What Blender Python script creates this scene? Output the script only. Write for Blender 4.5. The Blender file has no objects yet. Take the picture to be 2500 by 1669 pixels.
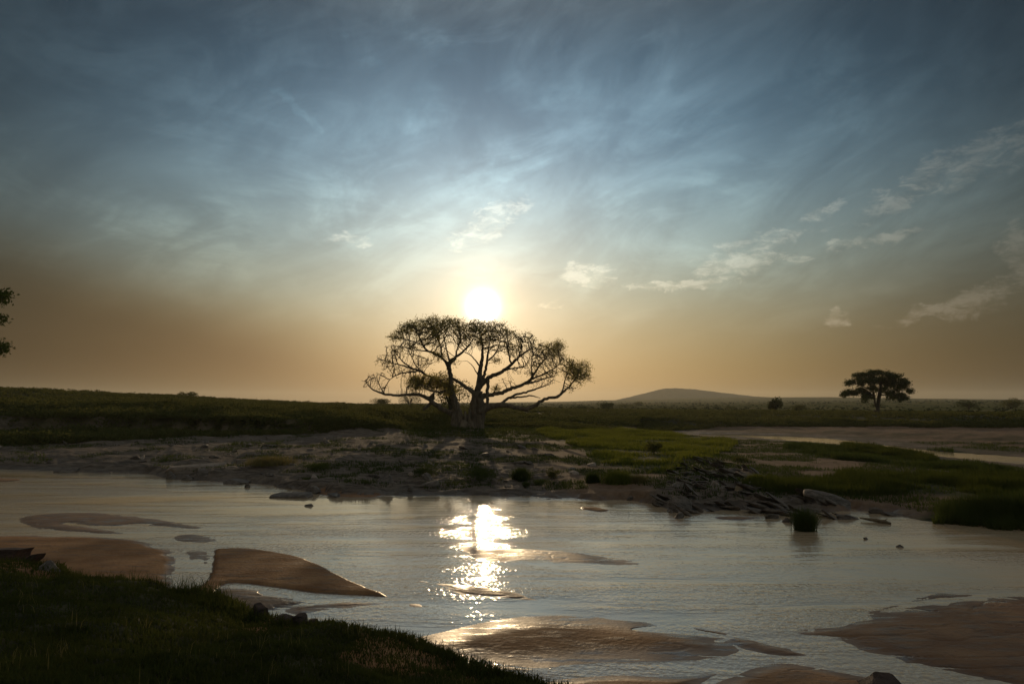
import bpy, math, random, time
import numpy as np
from mathutils import Vector, Matrix, kdtree
T0=time.time()
S=bpy.context.scene; COL=S.collection
R=math.radians
rng=np.random.default_rng(7); random.seed(7)
# ------------------------------------------------------------------ camera geometry
F=1566.0; PITCH=R(5.145); CH=5.0
SP,CP=math.sin(PITCH),math.cos(PITCH)
def ray(u,v):
    u=np.asarray(u,float); v=np.asarray(v,float)
    cx=(u-1174.5)/F; cy=-(v-784.0)/F
    return np.stack([cx, CP-cy*SP, SP+cy*CP],-1)
def gp(u,v,z=0.0):
    r=ray(u,v); t=(z-CH)/r[...,2]
    return np.stack([r[...,0]*t, r[...,1]*t, np.zeros_like(t)+z],-1)
def dp(u,v,Y):                      # the point seen at (u,v) standing Y metres away
    r=ray(u,v); t=Y/r[...,1]
    return np.stack([r[...,0]*t, r[...,1]*t, CH+r[...,2]*t],-1)
def azel(u,v):
    r=ray(u,v); n=np.linalg.norm(r,axis=-1)
    return np.degrees(np.arctan2(r[...,0],r[...,1])), np.degrees(np.arcsin(r[...,2]/n))
# ------------------------------------------------------------------ noise
def vnoise(x,y,seed=0):
    xi=np.floor(x).astype(np.int64); yi=np.floor(y).astype(np.int64)
    xf=x-xi; yf=y-yi
    def h(a,b):
        n=(a*374761393+b*668265263+seed*1442695041)&0xffffffff
        n=((n^(n>>13))*1274126177)&0xffffffff
        return ((n^(n>>16))&0xffff)/65535.0
    u=xf*xf*(3-2*xf); w=yf*yf*(3-2*yf)
    a=h(xi,yi); b=h(xi+1,yi); c=h(xi,yi+1); d=h(xi+1,yi+1)
    return (a+(b-a)*u)*(1-w)+(c+(d-c)*u)*w
def fbm(x,y,seed=0,o=4):
    s=0;a=.5
    for i in range(o):
        s=s+a*vnoise(x,y,seed+i*17); x=x*2.03+11.3; y=y*2.03+7.7; a*=.5
    return s
def ss(a,b,x):
    t=np.clip((x-a)/(b-a),0,1); return t*t*(3-2*t)
def sdf(poly,x,y):                  # >0 inside
    P=np.asarray(poly)[:,:2]; n=len(P)
    d=np.full(x.shape,1e18); ins=np.zeros(x.shape,bool)
    for i in range(n):
        a=P[i]; b=P[(i+1)%n]; e=b-a
        wx=x-a[0]; wy=y-a[1]
        t=np.clip((wx*e[0]+wy*e[1])/(e@e),0,1)
        d=np.minimum(d,(wx-e[0]*t)**2+(wy-e[1]*t)**2)
        c=((a[1]>y)!=(b[1]>y))
        if e[1]!=0: ins^=c&(x<e[0]*(y-a[1])/e[1]+a[0])
    d=np.sqrt(d); return np.where(ins,d,-d)
def smooth_poly(P,n=6):             # closed Catmull-Rom through pixel outline
    P=np.asarray(P,float); m=len(P); out=[]
    for i in range(m):
        p0,p1,p2,p3=P[i-1],P[i],P[(i+1)%m],P[(i+2)%m]
        for k in range(n):
            t=k/n
            out.append(.5*((2*p1)+(-p0+p2)*t+(2*p0-5*p1+4*p2-p3)*t*t+(-p0+3*p1-3*p2+p3)*t**3))
    return np.array(out)
def W(poly,z=0.0,sm=True,n=4):
    P=smooth_poly(poly,n) if sm else np.asarray(poly,float)
    return gp(P[:,0],P[:,1],z)[:,:2]
# ------------------------------------------------------------------ the ground, as rows along the far bank
SHORE=[(-700,1066),(-300,1070),(0,1075),(120,1079),(200,1083),(330,1085),(400,1098),(480,1102),(560,1106),(640,1117),(700,1124),(760,1134),(820,1137),(900,1137),(1000,1139),(1100,1138),(1200,1139),(1300,1143),(1400,1147),(1480,1151),(1520,1163),(1560,1170),(1650,1170),(1750,1172),(1850,1176),(1950,1171),(2050,1176),(2120,1196),(2250,1206),(2349,1213),(2900,1240)]
def row(pts):
    A=[];
    for p in pts:
        if len(p)==3: q=gp(p[0],p[1],p[2]); 
        else:
            r=ray(p[0],784+F*math.tan(PITCH)); r=r/np.hypot(r[0],r[1]); q=np.array([r[0]*p[3],r[1]*p[3],p[2]])
        A.append((math.atan2(q[0],q[1]),math.hypot(q[0],q[1]),q[2]))
    A.sort(); return np.array(A)
R0=row([(u,v,0.0) for u,v in SHORE])
R1=row([(-700,1050,.45),(0,1058,.45),(330,1068,.5),(480,1083,.45),(640,1100,.4),(760,1116,.35),(1000,1120,.28),(1300,1126,.25),(1500,1128,.5),(1600,1120,.6),(1750,1135,.5),(1900,1150,.35),(2050,1158,.2),(2349,1185,.35),(2900,1200,.35)])
R2=row([(-700,1020,1.0),(0,1025,1.0),(400,1030,1.0),(800,1045,.9),(1000,1065,.75),(1174,1072,.6),(1400,1075,.5),(1600,1070,.65),(1800,1085,.45),(2100,1120,.45),(2349,1135,.5),(2900,1160,.5)])
R3=row([(-700,985,1.5),(0,995,1.5),(400,992,1.5),(800,996,1.5),(940,1004,1.2),(1080,1006,1.15),(1240,1000,1.05),(1350,998,.9),(1500,1003,.6),(1700,1010,.35),(1950,1032,.3),(2110,1052,.3),(2349,1075,.3),(2900,1110,.3)])
R4=row([(-700,0,3.4,84),(0,0,3.4,85),(400,0,3.3,86),(800,0,2.9,87),(950,985,1.45),(1075,984,1.5),(1240,984,1.3),(1400,984,.95),(1500,986,.65),(1700,984,.45),(1900,982,.4),(2349,984,.4),(2900,985,.4)])
R5=row([(-700,0,5.2,112),(0,0,5.0,112),(400,0,4.6,112),(800,0,3.7,112),(1075,0,2.6,125),(1400,0,2.1,140),(1700,0,1.6,150),(2100,0,1.2,158),(2349,0,1.1,162),(2900,0,1.1,162)])
def sky_row(d,pts):
    return row([(u,0,5+d*math.tan(R(azel(u,v)[1]))-dz*.35,d) for u,v,dz in pts])
R6=sky_row(185,[(-700,856,1.0),(0,888,1.0),(250,900,1.0),(430,908,1.0),(600,918,1.0),(830,926,1.0),(950,929,1.1),(1174,934,1.2),(1400,941,1.2),(1700,943,1.2),(2100,948,1.2),(2349,948,1.2),(2900,948,1.2)])
R7=row([(-700,0,14,420),(0,0,9,420),(600,0,4.6,420),(950,0,2.6,420),(1400,0,2.2,420),(2349,0,2.2,420),(2900,0,2.2,420)])
R8=row([(-700,0,6,1500),(600,0,4,1500),(1200,0,3.5,1500),(1400,0,5,1500),(1900,0,9,1500),(2349,0,9,1500),(2900,0,8,1500)])
R9=row([(-700,0,4,3200),(900,0,5,3200),(1300,0,14,3200),(1600,0,31,3200),(1900,0,32,3200),(2100,0,25,3200),(2349,0,19,3200),(2900,0,14,3200)])
R10=row([(-700,0,-10,7000),(2900,0,-10,7000)])
ROWS=[R0,R1,R2,R3,R4,R5,R6,R7,R8,R9,R10]
# back channels behind the island (water at the same level)
CH1=W([(1480,990),(1700,997),(1860,1003),(1965,1012),(2110,1030),(2230,1040),(2349,1048),(2700,1075),(2900,1090),(2900,1125),(2700,1100),(2349,1065),(2200,1051),(2060,1036),(1950,1021),(1800,1009),(1700,1001),(1600,995)],0,True,3)
# near bank: crest line, then up to the camera's feet
NB_PIX=[(-900,1230),(-300,1270),(0,1292),(100,1300),(170,1318),(230,1338),(310,1345),(400,1352),(480,1368),(540,1398),(600,1416),(700,1436),(800,1458),(900,1474),(1000,1498),(1100,1532),(1230,1572),(1400,1625),(1700,1680),(2000,1670),(2349,1660),(2900,1560),(3500,1500)]
NBZ=1.15
_nb=gp(np.array([p[0] for p in NB_PIX]),np.array([p[1] for p in NB_PIX]),NBZ)[:,:2]
NEAR=np.vstack([_nb,[[60,-10],[60,-80],[-80,-80],[-80,10]]])
# sandbars, outlines on the water plane: (outline, height, edge softness, wet)
BARS=[
 ('left',[(-400,1240),(0,1227),(120,1228),(240,1232),(330,1243),(390,1262),(402,1290),(398,1325),(372,1360),(300,1380),(100,1400),(-400,1400)],.07,.7,0),
 ('mid',[(490,1258),(500,1258),(560,1258),(640,1268),(700,1282),(760,1308),(820,1338),(892,1367),(860,1368),(760,1362),(700,1357),(640,1348),(545,1338),(520,1340),(500,1352),(470,1385),(420,1380),(450,1350),(475,1330),(486,1295)],.09,.2,0),
 ('midwet',[(500,1350),(600,1352),(640,1364),(700,1382),(640,1398),(560,1404),(470,1395)],.045,.6,.5),
 ('midwet2',[(650,1392),(720,1381),(790,1378),(880,1382),(830,1390),(740,1398),(680,1410)],.028,.5,.7),
 ('far_left',[(42,1190),(80,1180),(190,1174),(300,1183),(400,1197),(475,1211),(420,1212),(350,1204),(300,1202),(262,1206),(205,1204),(150,1200),(180,1206),(230,1212),(292,1223),(240,1224),(120,1216),(60,1206)],.04,.5,.8),
 ('ripple',[(395,1230),(440,1224),(490,1232),(500,1240),(450,1244),(405,1240)],.022,.4,1),
 ('ripple2',[(425,1268),(450,1262),(480,1266),(485,1280),(470,1292),(455,1282),(435,1284)],.022,.4,1),
 ('glow',[(960,1331),(1000,1336),(1090,1341),(1160,1354),(1240,1375),(1180,1376),(1110,1370),(1050,1366),(1025,1356),(1010,1343)],.03,.4,.8),
 ('glow2',[(940,1384),(990,1392),(1020,1396),(960,1394)],.02,.3,1),
 ('fan',[(1045,1252),(1080,1254),(1150,1256),(1290,1263),(1370,1273),(1465,1291),(1400,1296),(1300,1290),(1220,1284),(1150,1290),(1100,1284),(1075,1272)],.013,.5,.9),
 ('bottom',[(900,1475),(960,1460),(1040,1442),(1110,1426),(1180,1414),(1250,1410),(1350,1413),(1450,1421),(1540,1436),(1620,1452),(1680,1472),(1705,1495),(1660,1512),(1580,1515),(1500,1519),(1350,1524),(1250,1533),(1200,1537),(1120,1532),(1000,1512)],.05,1.8,.12),
 ('tail',[(1540,1428),(1640,1444),(1740,1470),(1860,1502),(1800,1504),(1720,1490),(1640,1462)],.03,.4,.8),
 ('right',[(1826,1449),(1900,1434),(2000,1409),(2120,1387),(2250,1372),(2349,1367),(2700,1350),(2900,1700),(2500,1680),(2349,1588),(2250,1560),(2150,1535),(2060,1512),(1980,1490),(1900,1468)],.06,1.0,.6),
 ('right_strip',[(1990,1408),(2060,1383),(2110,1368),(2160,1361),(2230,1364),(2160,1373),(2080,1386)],.02,.4,1),
 ('bottom_right',[(1630,1575),(1700,1540),(1780,1520),(1850,1526),(1950,1545),(2070,1572),(2150,1640),(1550,1640)],.06,.8,.25),
 ('bottom_mid',[(1200,1580),(1250,1562),(1400,1548),(1560,1550),(1660,1541),(1600,1572),(1560,1640),(1150,1640)],.05,.6,.25),
 ('islet',[(1326,1163),(1360,1162),(1400,1170),(1372,1173),(1340,1168)],.08,.3,0),
 ('islet2',[(1636,1184),(1700,1184),(1745,1187),(1700,1193),(1645,1190)],.03,.3,.4),
 ('shore_spit',[(715,1122),(760,1116),(830,1121),(880,1132),(860,1140),(780,1140),(735,1134)],.09,.5,.1),
 ('edge_left',[(-100,1094),(0,1096),(55,1099),(20,1104),(-100,1106)],.06,.4,.3),
]
BW=[(n,W(p),h,e,w) for n,p,h,e,w in BARS]
PUD=[W([(1455,1443),(1520,1437),(1600,1446),(1680,1462),(1600,1454),(1520,1449)]),W([(600,1356),(660,1362),(650,1368),(610,1363)])]
GRASS_POLYS={
 'mound':[(900,1000),(960,984),(1080,982),(1240,984),(1340,990),(1320,1010),(1220,1024),(1080,1020),(950,1018)],
 'patch':[(1230,1000),(1330,988),(1480,992),(1600,1000),(1690,1010),(1680,1030),(1640,1055),(1600,1068),(1560,1082),(1510,1090),(1440,1078),(1360,1060),(1330,1035),(1260,1015)],
 'right_low':[(1700,1120),(1760,1102),(1850,1098),(1960,1090),(2040,1088),(2120,1080),(2240,1090),(2349,1085),(2700,1100),(2700,1175),(2349,1165),(2240,1140),(2120,1130),(2000,1130),(1880,1134),(1780,1134)],
 'channel_edge':[(1820,1016),(1950,1026),(2100,1048),(2230,1060),(2349,1074),(2600,1095),(2600,1112),(2349,1090),(2200,1075),(2050,1062),(1900,1050),(1800,1034)],
 'edge':[(2040,1176),(2090,1160),(2200,1158),(2349,1166),(2700,1180),(2900,1260),(2349,1214),(2250,1207),(2120,1197),(2060,1186)],
 'gap':[(1945,1014),(2030,1022),(2120,1036),(2150,1058),(2060,1046),(1940,1030)],
 'far_sand_rim':[(1990,1016),(2090,1022),(2180,1022),(2349,1042),(2600,1060),(2600,1068),(2349,1048),(2200,1036),(2080,1028)],
}
GW={k:W(p,.45,True,3) for k,p in GRASS_POLYS.items()}
ROCKPOLY=W([(1470,1165),(1500,1135),(1530,1095),(1560,1062),(1640,1062),(1720,1088),(1800,1120),(1900,1160),(1960,1180),(1800,1180),(1560,1180)],.3,True,3)

def ground(x,y,info=False):
    x=np.asarray(x,float); y=np.asarray(y,float)
    shp=x.shape; x=x.ravel(); y=y.ravel()
    az=np.arctan2(x,y); d=np.hypot(x,y)
    D=[np.interp(az,r[:,0],r[:,1]) for r in ROWS]; Z=[np.interp(az,r[:,0],r[:,2]) for r in ROWS]
    for k in range(1,len(D)): D[k]=np.maximum(D[k],D[k-1]+.8)
    # ragged shoreline
    jag=(fbm(x*1.3,y*1.3,5,4)-.47)*2.2+(fbm(x*.3,y*.3,6,2)-.37)*1.6
    dd=d+jag*ss(90,30,d)
    z=np.where(dd<D[0],-.5*ss(0,2.5,D[0]-dd),0.0)
    for k in range(len(D)-1):
        m=(dd>=D[k])&(dd<D[k+1]) if k==0 else (dd>=D[k])&(dd<D[k+1])
        t=(dd-D[k])/(D[k+1]-D[k]); 
        tt=t if k==0 else t*.4+.6*t*t*(3-2*t)
        z=np.where(m,Z[k]+(Z[k+1]-Z[k])*tt,z)
    z=np.where(dd>=D[-1],Z[-1],z)
    far=ss(-.2,.8,dd-D[0])
    # rock on the left shelf
    wr=ss(.10,-.02,az+ (fbm(x*.1,y*.1,9,2)-.4)*.1)*ss(-1.5,.5,dd-D[0])*(1-ss(-4,2,dd-D[4]+(fbm(x*.2,y*.2,2,3)-.45)*14))
    pile=ss(-.8,.6,sdf(ROCKPOLY,x,y)) if (info or True) else 0
    wr=np.maximum(wr,pile)
    ca,sa=math.cos(.55),math.sin(.55)
    a=x*ca+y*sa*.6; b=-x*sa+y*ca
    warp=fbm(x*.25,y*.25,3,3)*3
    st=1-np.abs(2*fbm(a*.35+warp*.3,b*1.3+warp,21,4)-.95)*1.2
    st2=fbm(a*.5,b*3.5+warp,31,3)
    blk=np.floor(fbm(a*.28,b*.55+warp*.3,41,2)*9)/9
    z=z+wr*((st-.55)*.26+(st2-.45)*.20+(blk-.4)*.50)*ss(0,2.5,dd-D[0]+.6)
    z=z+far*(1-wr)*((fbm(x*.22,y*.22,51,4)-.47)*.32+(fbm(x*1.4,y*1.4,52,2)-.37)*.06)*(1+ss(75,110,d)*1.6)*(1-ss(250,600,d))
    mound=ss(200,500,d)*(1-ss(2500,3500,d)); z=z+mound*(fbm(x*.006,y*.006,71,3)-.45)*4
    # back channel
    s=sdf(CH1,x,y); 
    z=np.where((d<140)&(s>-16)&(az>.18),np.minimum(z,np.where(s>0,.03-.35*ss(0,1.2,s),.03+np.maximum(0,-s)*.028+.25*ss(-10,-16,s)*3)),z)
    # sandbars
    barid=np.full(x.shape,-1); bz=np.full(x.shape,-9.0); wet=np.zeros(x.shape)
    rip=(fbm(x*.8,y*2.2,81,3)-.45); chan=np.abs(fbm(x*.55+y*.25,y*1.6,83,3)-.46)
    for i,(n,P,h,e,w) in enumerate(BW):
        lo=P.min(0)-2; hi=P.max(0)+2
        m=(x>lo[0])&(x<hi[0])&(y>lo[1])&(y<hi[1])
        if not m.any(): continue
        s=sdf(P,x[m],y[m]); s=s+(fbm(x[m]*1.5,y[m]*3,85,3)-.45)*(.06+.35*(w>.4))
        zz=np.where(s>0,h*(ss(0,e,s)*.75+.25*ss(0,e*5,s)),-.3*ss(0,.8,-s)-.003)
        if w>0: zz=zz+np.where(s>0,rip[m]*.45*h*w-.55*h*w*(1-ss(.0,.03,chan[m])),0)
        else: zz=zz+np.where(s>0,rip[m]*.05,0)
        u=zz>bz[m]; idx=np.where(m)[0][u]; bz[idx]=zz[u]; barid[idx]=i; wet[idx]=w
    for P in PUD:
        s=sdf(P,x,y); bz=np.where(s>-.2,np.minimum(bz,-.02+.15*ss(0,.25,-s)*1.0),bz)
    isbar=(bz>z)&(dd<D[0]+2)
    z=np.where(isbar,bz,z)
    # near bank
    s=sdf(NEAR,x,y); s=s+(fbm(x*1.1,y*1.1,91,4)-.47)*.9
    lump=(fbm(x*.7,y*.7,95,3)-.44)*.5+(fbm(x*3,y*3,96,3)-.44)*.12+(fbm(x*9,y*9,97,2)-.37)*.04
    nb=np.where(s>0,NBZ+np.minimum(2.3,s*.24)+lump*ss(12,2,s)*.9*ss(0,.5,s)+lump*.1,NBZ-1.6*ss(0,1.5,-s))
    isn=(s>-1.5)&(nb>z)
    z=np.where(isn,nb,z)
    if not info: return z.reshape(shp)
    # material weights: R rock, G grass soil, B reserved per zone
    g=ss(-5,2,dd-D[4]+(fbm(x*.2,y*.2,2,3)-.45)*14)*ss(.16,.02,az)
    g=np.maximum(g,ss(-2,4,dd-(D[4]+7))); g=np.maximum(g,ss(-3,0,dd-D[4]+1.5)*(az<.0))
    for k,P in GW.items(): g=np.maximum(g,ss(-1.2,.8,sdf(P,x,y)+(fbm(x*.5,y*.5,61,3)-.45)*3))
    g=np.maximum(g,.6*ss(.40,.56,fbm(x*.35,y*.35,62,4)+.05*ss(.12,.25,az))*ss(1,6,dd-D[0])*(d<130))
    g=np.where(isn,1.0,g); wr=np.where(isn|isbar,0,wr); g=np.where(isbar,0,g)
    zone=np.where(isn,1,np.where(isbar,2,np.where(dd>D[0]-1.2,np.where(d>250,5,np.where(d>175,4,3)),0)))
    dry=np.where(isbar,1-wet,np.where(isn,1,.5))
    return z.reshape(shp),wr,g*(1-wr*.8),dry,zone,barid
# ------------------------------------------------------------------ helpers for objects
def tag(o,label=None,cat=None,group=None,kind=None):
    if label: o['label']=label
    if cat: o['category']=cat
    if group: o['group']=group
    if kind: o['kind']=kind
    return o
def mesh(name,V,faces,mat,parent=None,smooth=False,col=None,loc=None):
    """faces: list of int arrays (n,k)"""
    V=np.asarray(V,dtype=np.float32)
    if loc is not None: V=V-np.asarray(loc,np.float32)
    me=bpy.data.meshes.new(name)
    faces=[np.asarray(f,np.int32) for f in faces if len(f)]
    me.vertices.add(len(V)); me.vertices.foreach_set('co',V.ravel())
    tot=np.concatenate([np.full(len(f),f.shape[1],np.int32) for f in faces])
    li=np.concatenate([f.ravel() for f in faces])
    me.loops.add(len(li)); me.loops.foreach_set('vertex_index',li)
    me.polygons.add(len(tot)); st=np.zeros(len(tot),np.int32); st[1:]=np.cumsum(tot)[:-1]
    me.polygons.foreach_set('loop_start',st); me.polygons.foreach_set('loop_total',tot)
    me.polygons.foreach_set('use_smooth',np.full(len(tot),smooth))
    me.update(calc_edges=True)
    if col is not None:
        a=me.color_attributes.new('zone','FLOAT_COLOR','POINT')
        c=np.ones((len(V),4),np.float32); c[:,:col.shape[1]]=col
        a.data.foreach_set('color',c.ravel())
    if mat: me.materials.append(mat)
    o=bpy.data.objects.new(name,me); COL.objects.link(o)
    if loc is not None and parent is None: o.location=loc
    if parent is not None: o.parent=parent
    return o
def empty(name,loc,rz=0):
    o=bpy.data.objects.new(name,None); o.location=loc; o.rotation_euler=(0,0,rz); o.empty_display_size=.3; COL.objects.link(o); return o
# ------------------------------------------------------------------ materials
def NT(name):
    m=bpy.data.materials.new(name); m.use_nodes=True; nt=m.node_tree; nt.nodes.clear(); return m,nt
def N(nt,t,**k):
    n=nt.nodes.new(t)
    for a,b in k.items():
        if a in('inp',):
            for i,v in b.items():
                if hasattr(v,'is_linked') or isinstance(v,bpy.types.NodeSocket): nt.links.new(v,n.inputs[i])
                else: n.inputs[i].default_value=v
        else: setattr(n,a,b)
    return n
def mth(nt,op,a,b=None,c=None,clamp=False):
    n=nt.nodes.new('ShaderNodeMath'); n.operation=op; n.use_clamp=clamp
    for i,v in enumerate((a,b,c)):
        if v is None: continue
        if isinstance(v,bpy.types.NodeSocket): nt.links.new(v,n.inputs[i])
        else: n.inputs[i].default_value=v
    return n.outputs[0]
def mixc(nt,f,a,b,mode='MIX'):
    n=nt.nodes.new('ShaderNodeMix'); n.data_type='RGBA'; n.blend_type=mode
    for s,v in ((n.inputs[0],f),(n.inputs[6],a),(n.inputs[7],b)):
        if isinstance(v,bpy.types.NodeSocket): nt.links.new(v,s)
        else: s.default_value=v if isinstance(v,(int,float)) else (*v,1) if len(v)==3 else v
    return n.outputs[2]
def sstep(nt,a,b,x):
    n=nt.nodes.new('ShaderNodeMapRange'); n.interpolation_type='SMOOTHSTEP'
    inv=a>b
    n.inputs['From Min'].default_value=min(a,b); n.inputs['From Max'].default_value=max(a,b)
    n.inputs['To Min'].default_value=1.0 if inv else 0.0; n.inputs['To Max'].default_value=0.0 if inv else 1.0
    nt.links.new(x,n.inputs['Value']); return n.outputs[0]
def noise(nt,vec,scale,detail=4,rough=.5,dist=0,col=False):
    n=N(nt,'ShaderNodeTexNoise',inp={'Scale':scale,'Detail':detail,'Roughness':rough,'Distortion':dist})
    if vec is not None: nt.links.new(vec,n.inputs['Vector'])
    return n.outputs['Color' if col else 'Fac']
def mapping(nt,vec,sc=(1,1,1),rot=(0,0,0)):
    n=N(nt,'ShaderNodeMapping'); n.inputs['Scale'].default_value=sc; n.inputs['Rotation'].default_value=rot
    nt.links.new(vec,n.inputs['Vector']); return n.outputs[0]
def out(nt,sh): nt.links.new(sh,N(nt,'ShaderNodeOutputMaterial').inputs['Surface'])
def bump(nt,h,dist,strength=1.0,nrm=None):
    b=N(nt,'ShaderNodeBump',inp={'Height':h,'Distance':dist,'Strength':strength})
    if nrm is not None: nt.links.new(nrm,b.inputs['Normal'])
    return b.outputs[0]

def mat_terrain():
    m,nt=NT('earth'); geo=N(nt,'ShaderNodeNewGeometry'); pos=geo.outputs['Position']
    at=N(nt,'ShaderNodeAttribute',attribute_name='zone'); sep=N(nt,'ShaderNodeSeparateColor',inp={0:at.outputs['Color']})
    rk,gr,dry=sep.outputs[0],sep.outputs[1],sep.outputs[2]
    sx=N(nt,'ShaderNodeSeparateXYZ',inp={0:pos}); z=sx.outputs[2]
    n1=noise(nt,pos,.8,5); n2=noise(nt,pos,9,4); n3=noise(nt,mapping(nt,pos,(.6,2.6,1),(0,0,.1)),1.6,5,.6)
    sand=mixc(nt,sstep(nt,.35,.65,n1),(.235,.115,.052),(.34,.18,.085))
    sand=mixc(nt,sstep(nt,.45,.75,n3),sand,(.165,.098,.06))
    sand=mixc(nt,mth(nt,'MULTIPLY',sstep(nt,.55,.72,n2),.5),sand,(.13,.08,.055))
    # bare ground of the far shore is paler, gravelly
    n6=noise(nt,pos,2.2,6,.65)
    dirt=mixc(nt,sstep(nt,.35,.65,n6),(.11,.07,.047),(.21,.14,.095))
    dfac=sstep(nt,.42,.52,dry); dfac2=mth(nt,'SUBTRACT',1.0,sstep(nt,.48,.56,dry))
    isd=mth(nt,'MULTIPLY',dfac,dfac2)
    base=mixc(nt,isd,sand,dirt)
    mp=mapping(nt,pos,(.5,2.2,1.5),(0,0,.5)); r1=noise(nt,mp,1.2,8,.65,.6); r2=noise(nt,mp,5,5,.6)
    rock=mixc(nt,sstep(nt,.38,.62,r1),(.085,.064,.05),(.215,.165,.128)); rock=mixc(nt,mth(nt,'MULTIPLY',sstep(nt,.5,.7,r2),.6),rock,(.09,.065,.05))
    base=mixc(nt,rk,base,rock)
    gg=noise(nt,pos,1.1,5,.6); soil=mixc(nt,sstep(nt,.35,.6,gg),(.03,.03,.012),(.055,.05,.022))
    base=mixc(nt,gr,base,soil)
    wet=sstep(nt,.032,.004,z)                       # sand darkened by the water line
    wet=mth(nt,'MAXIMUM',wet,mth(nt,'MULTIPLY',mth(nt,'SUBTRACT',1.0,dry),mth(nt,'SUBTRACT',1.0,sstep(nt,.1,.3,z))))
    wet=mth(nt,'MULTIPLY',wet,mth(nt,'SUBTRACT',1.0,mth(nt,'MULTIPLY',gr,.8)))
    base=mixc(nt,mth(nt,'MULTIPLY',wet,.55),base,mixc(nt,1.0,base,(.4,.38,.36),'MULTIPLY'))
    sheen=mth(nt,'MULTIPLY',mth(nt,'MULTIPLY',sstep(nt,.50,.60,n3),sstep(nt,.2,.08,z)),mth(nt,'SUBTRACT',1.0,gr)); rough=mth(nt,'SUBTRACT',mth(nt,'SUBTRACT',.88,mth(nt,'MULTIPLY',wet,.42)),mth(nt,'MULTIPLY',sheen,.22))
    hs=mth(nt,'ADD',mth(nt,'MULTIPLY',n2,.35),mth(nt,'MULTIPLY',n3,.28)); hr=mth(nt,'MULTIPLY',r1,3.2)
    h=mth(nt,'ADD',mth(nt,'MULTIPLY',hs,mth(nt,'SUBTRACT',1.2,wet)),mth(nt,'MULTIPLY',hr,rk))
    p=N(nt,'ShaderNodeBsdfPrincipled',inp={'Base Color':base,'Roughness':rough,'Normal':bump(nt,h,.08)})
    nt.links.new(mth(nt,'ADD',.12,mth(nt,'MULTIPLY',wet,.4)),p.inputs['Specular IOR Level'])
    out(nt,p.outputs[0]); return m
def mat_plain():
    m,nt=NT('savanna'); geo=N(nt,'ShaderNodeNewGeometry'); pos=geo.outputs['Position']
    n1=noise(nt,pos,.02,6,.6); n2=noise(nt,pos,.2,4)
    c=mixc(nt,sstep(nt,.4,.6,n1),(.10,.10,.042),(.17,.15,.07)); c=mixc(nt,mth(nt,'MULTIPLY',sstep(nt,.5,.7,n2),.6),c,(.06,.065,.03))
    p=N(nt,'ShaderNodeBsdfPrincipled',inp={'Base Color':c,'Roughness':1.0,'Specular IOR Level':.0}); out(nt,p.outputs[0]); return m
def mat_hill():
    m,nt=NT('hill'); geo=N(nt,'ShaderNodeNewGeometry'); pos=geo.outputs['Position']
    n1=noise(nt,pos,.05,6,.7); c=mixc(nt,sstep(nt,.42,.6,n1),(.015,.03,.025),(.035,.052,.038))
    p=N(nt,'ShaderNodeBsdfPrincipled',inp={'Base Color':c,'Roughness':1.0,'Specular IOR Level':.0}); out(nt,p.outputs[0]); return m
def mat_water():
    m,nt=NT('river_water'); geo=N(nt,'ShaderNodeNewGeometry'); pos=geo.outputs['Position']
    flow=noise(nt,mapping(nt,pos,(.10,.5,1),(0,0,.06)),1.0,5,.6,.5)
    flow2=noise(nt,mapping(nt,pos,(.03,.16,1),(0,0,-.05)),1.0,4,.6,.8)
    amp=mth(nt,'MULTIPLY',sstep(nt,.30,.68,flow),sstep(nt,.25,.62,flow2)); amp=mth(nt,'ADD',.07,mth(nt,'MULTIPLY',amp,1.42)); amp=mth(nt,'MULTIPLY',amp,mth(nt,'ADD',.2,mth(nt,'MULTIPLY',sstep(nt,66,52,N(nt,'ShaderNodeSeparateXYZ',inp={0:pos}).outputs[1]),.8)))
    w1=noise(nt,mapping(nt,pos,(1,1.5,1),(0,0,.25)),4.2,3,.6,.5)
    w2=noise(nt,mapping(nt,pos,(1,.62,1),(0,0,-.3)),9,2,.5)
    w3=noise(nt,mapping(nt,pos,(.6,1.6,1),(0,0,.1)),1.3,2,.5)
    h=mth(nt,'ADD',mth(nt,'ADD',mth(nt,'MULTIPLY',w1,.5),mth(nt,'MULTIPLY',w2,.75)),mth(nt,'MULTIPLY',w3,.35))
    h=mth(nt,'MULTIPLY',h,amp)
    mud=mixc(nt,sstep(nt,.35,.65,flow2),(.48,.34,.21),(.58,.43,.28))
    p=N(nt,'ShaderNodeBsdfPrincipled',inp={'Base Color':mud,'Roughness':.05,'IOR':2.0,'Normal':bump(nt,h,.026)})
    p.inputs['Specular Tint'].default_value=(1,.94,.84,1)
    out(nt,p.outputs[0]); return m
def mat_leaf(name,c1,c2,tr=.5,tcol=None,ns=.6):
    m,nt=NT(name); geo=N(nt,'ShaderNodeNewGeometry')
    n1=noise(nt,geo.outputs['Position'],ns,3); rnd=geo.outputs['Random Per Island']
    f=mth(nt,'ADD',mth(nt,'MULTIPLY',sstep(nt,.35,.65,n1),.6),mth(nt,'MULTIPLY',rnd,.4))
    c=mixc(nt,f,c1,c2)
    d=N(nt,'ShaderNodeBsdfDiffuse',inp={'Color':c}); tcol=tcol or tuple(min(1,x*1.6) for x in c2)
    t=N(nt,'ShaderNodeBsdfTranslucent',inp={'Color':mixc(nt,.6,c,tcol)})
    mx=N(nt,'ShaderNodeMixShader',inp={0:tr,1:d.outputs[0],2:t.outputs[0]}); out(nt,mx.outputs[0]); return m
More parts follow.
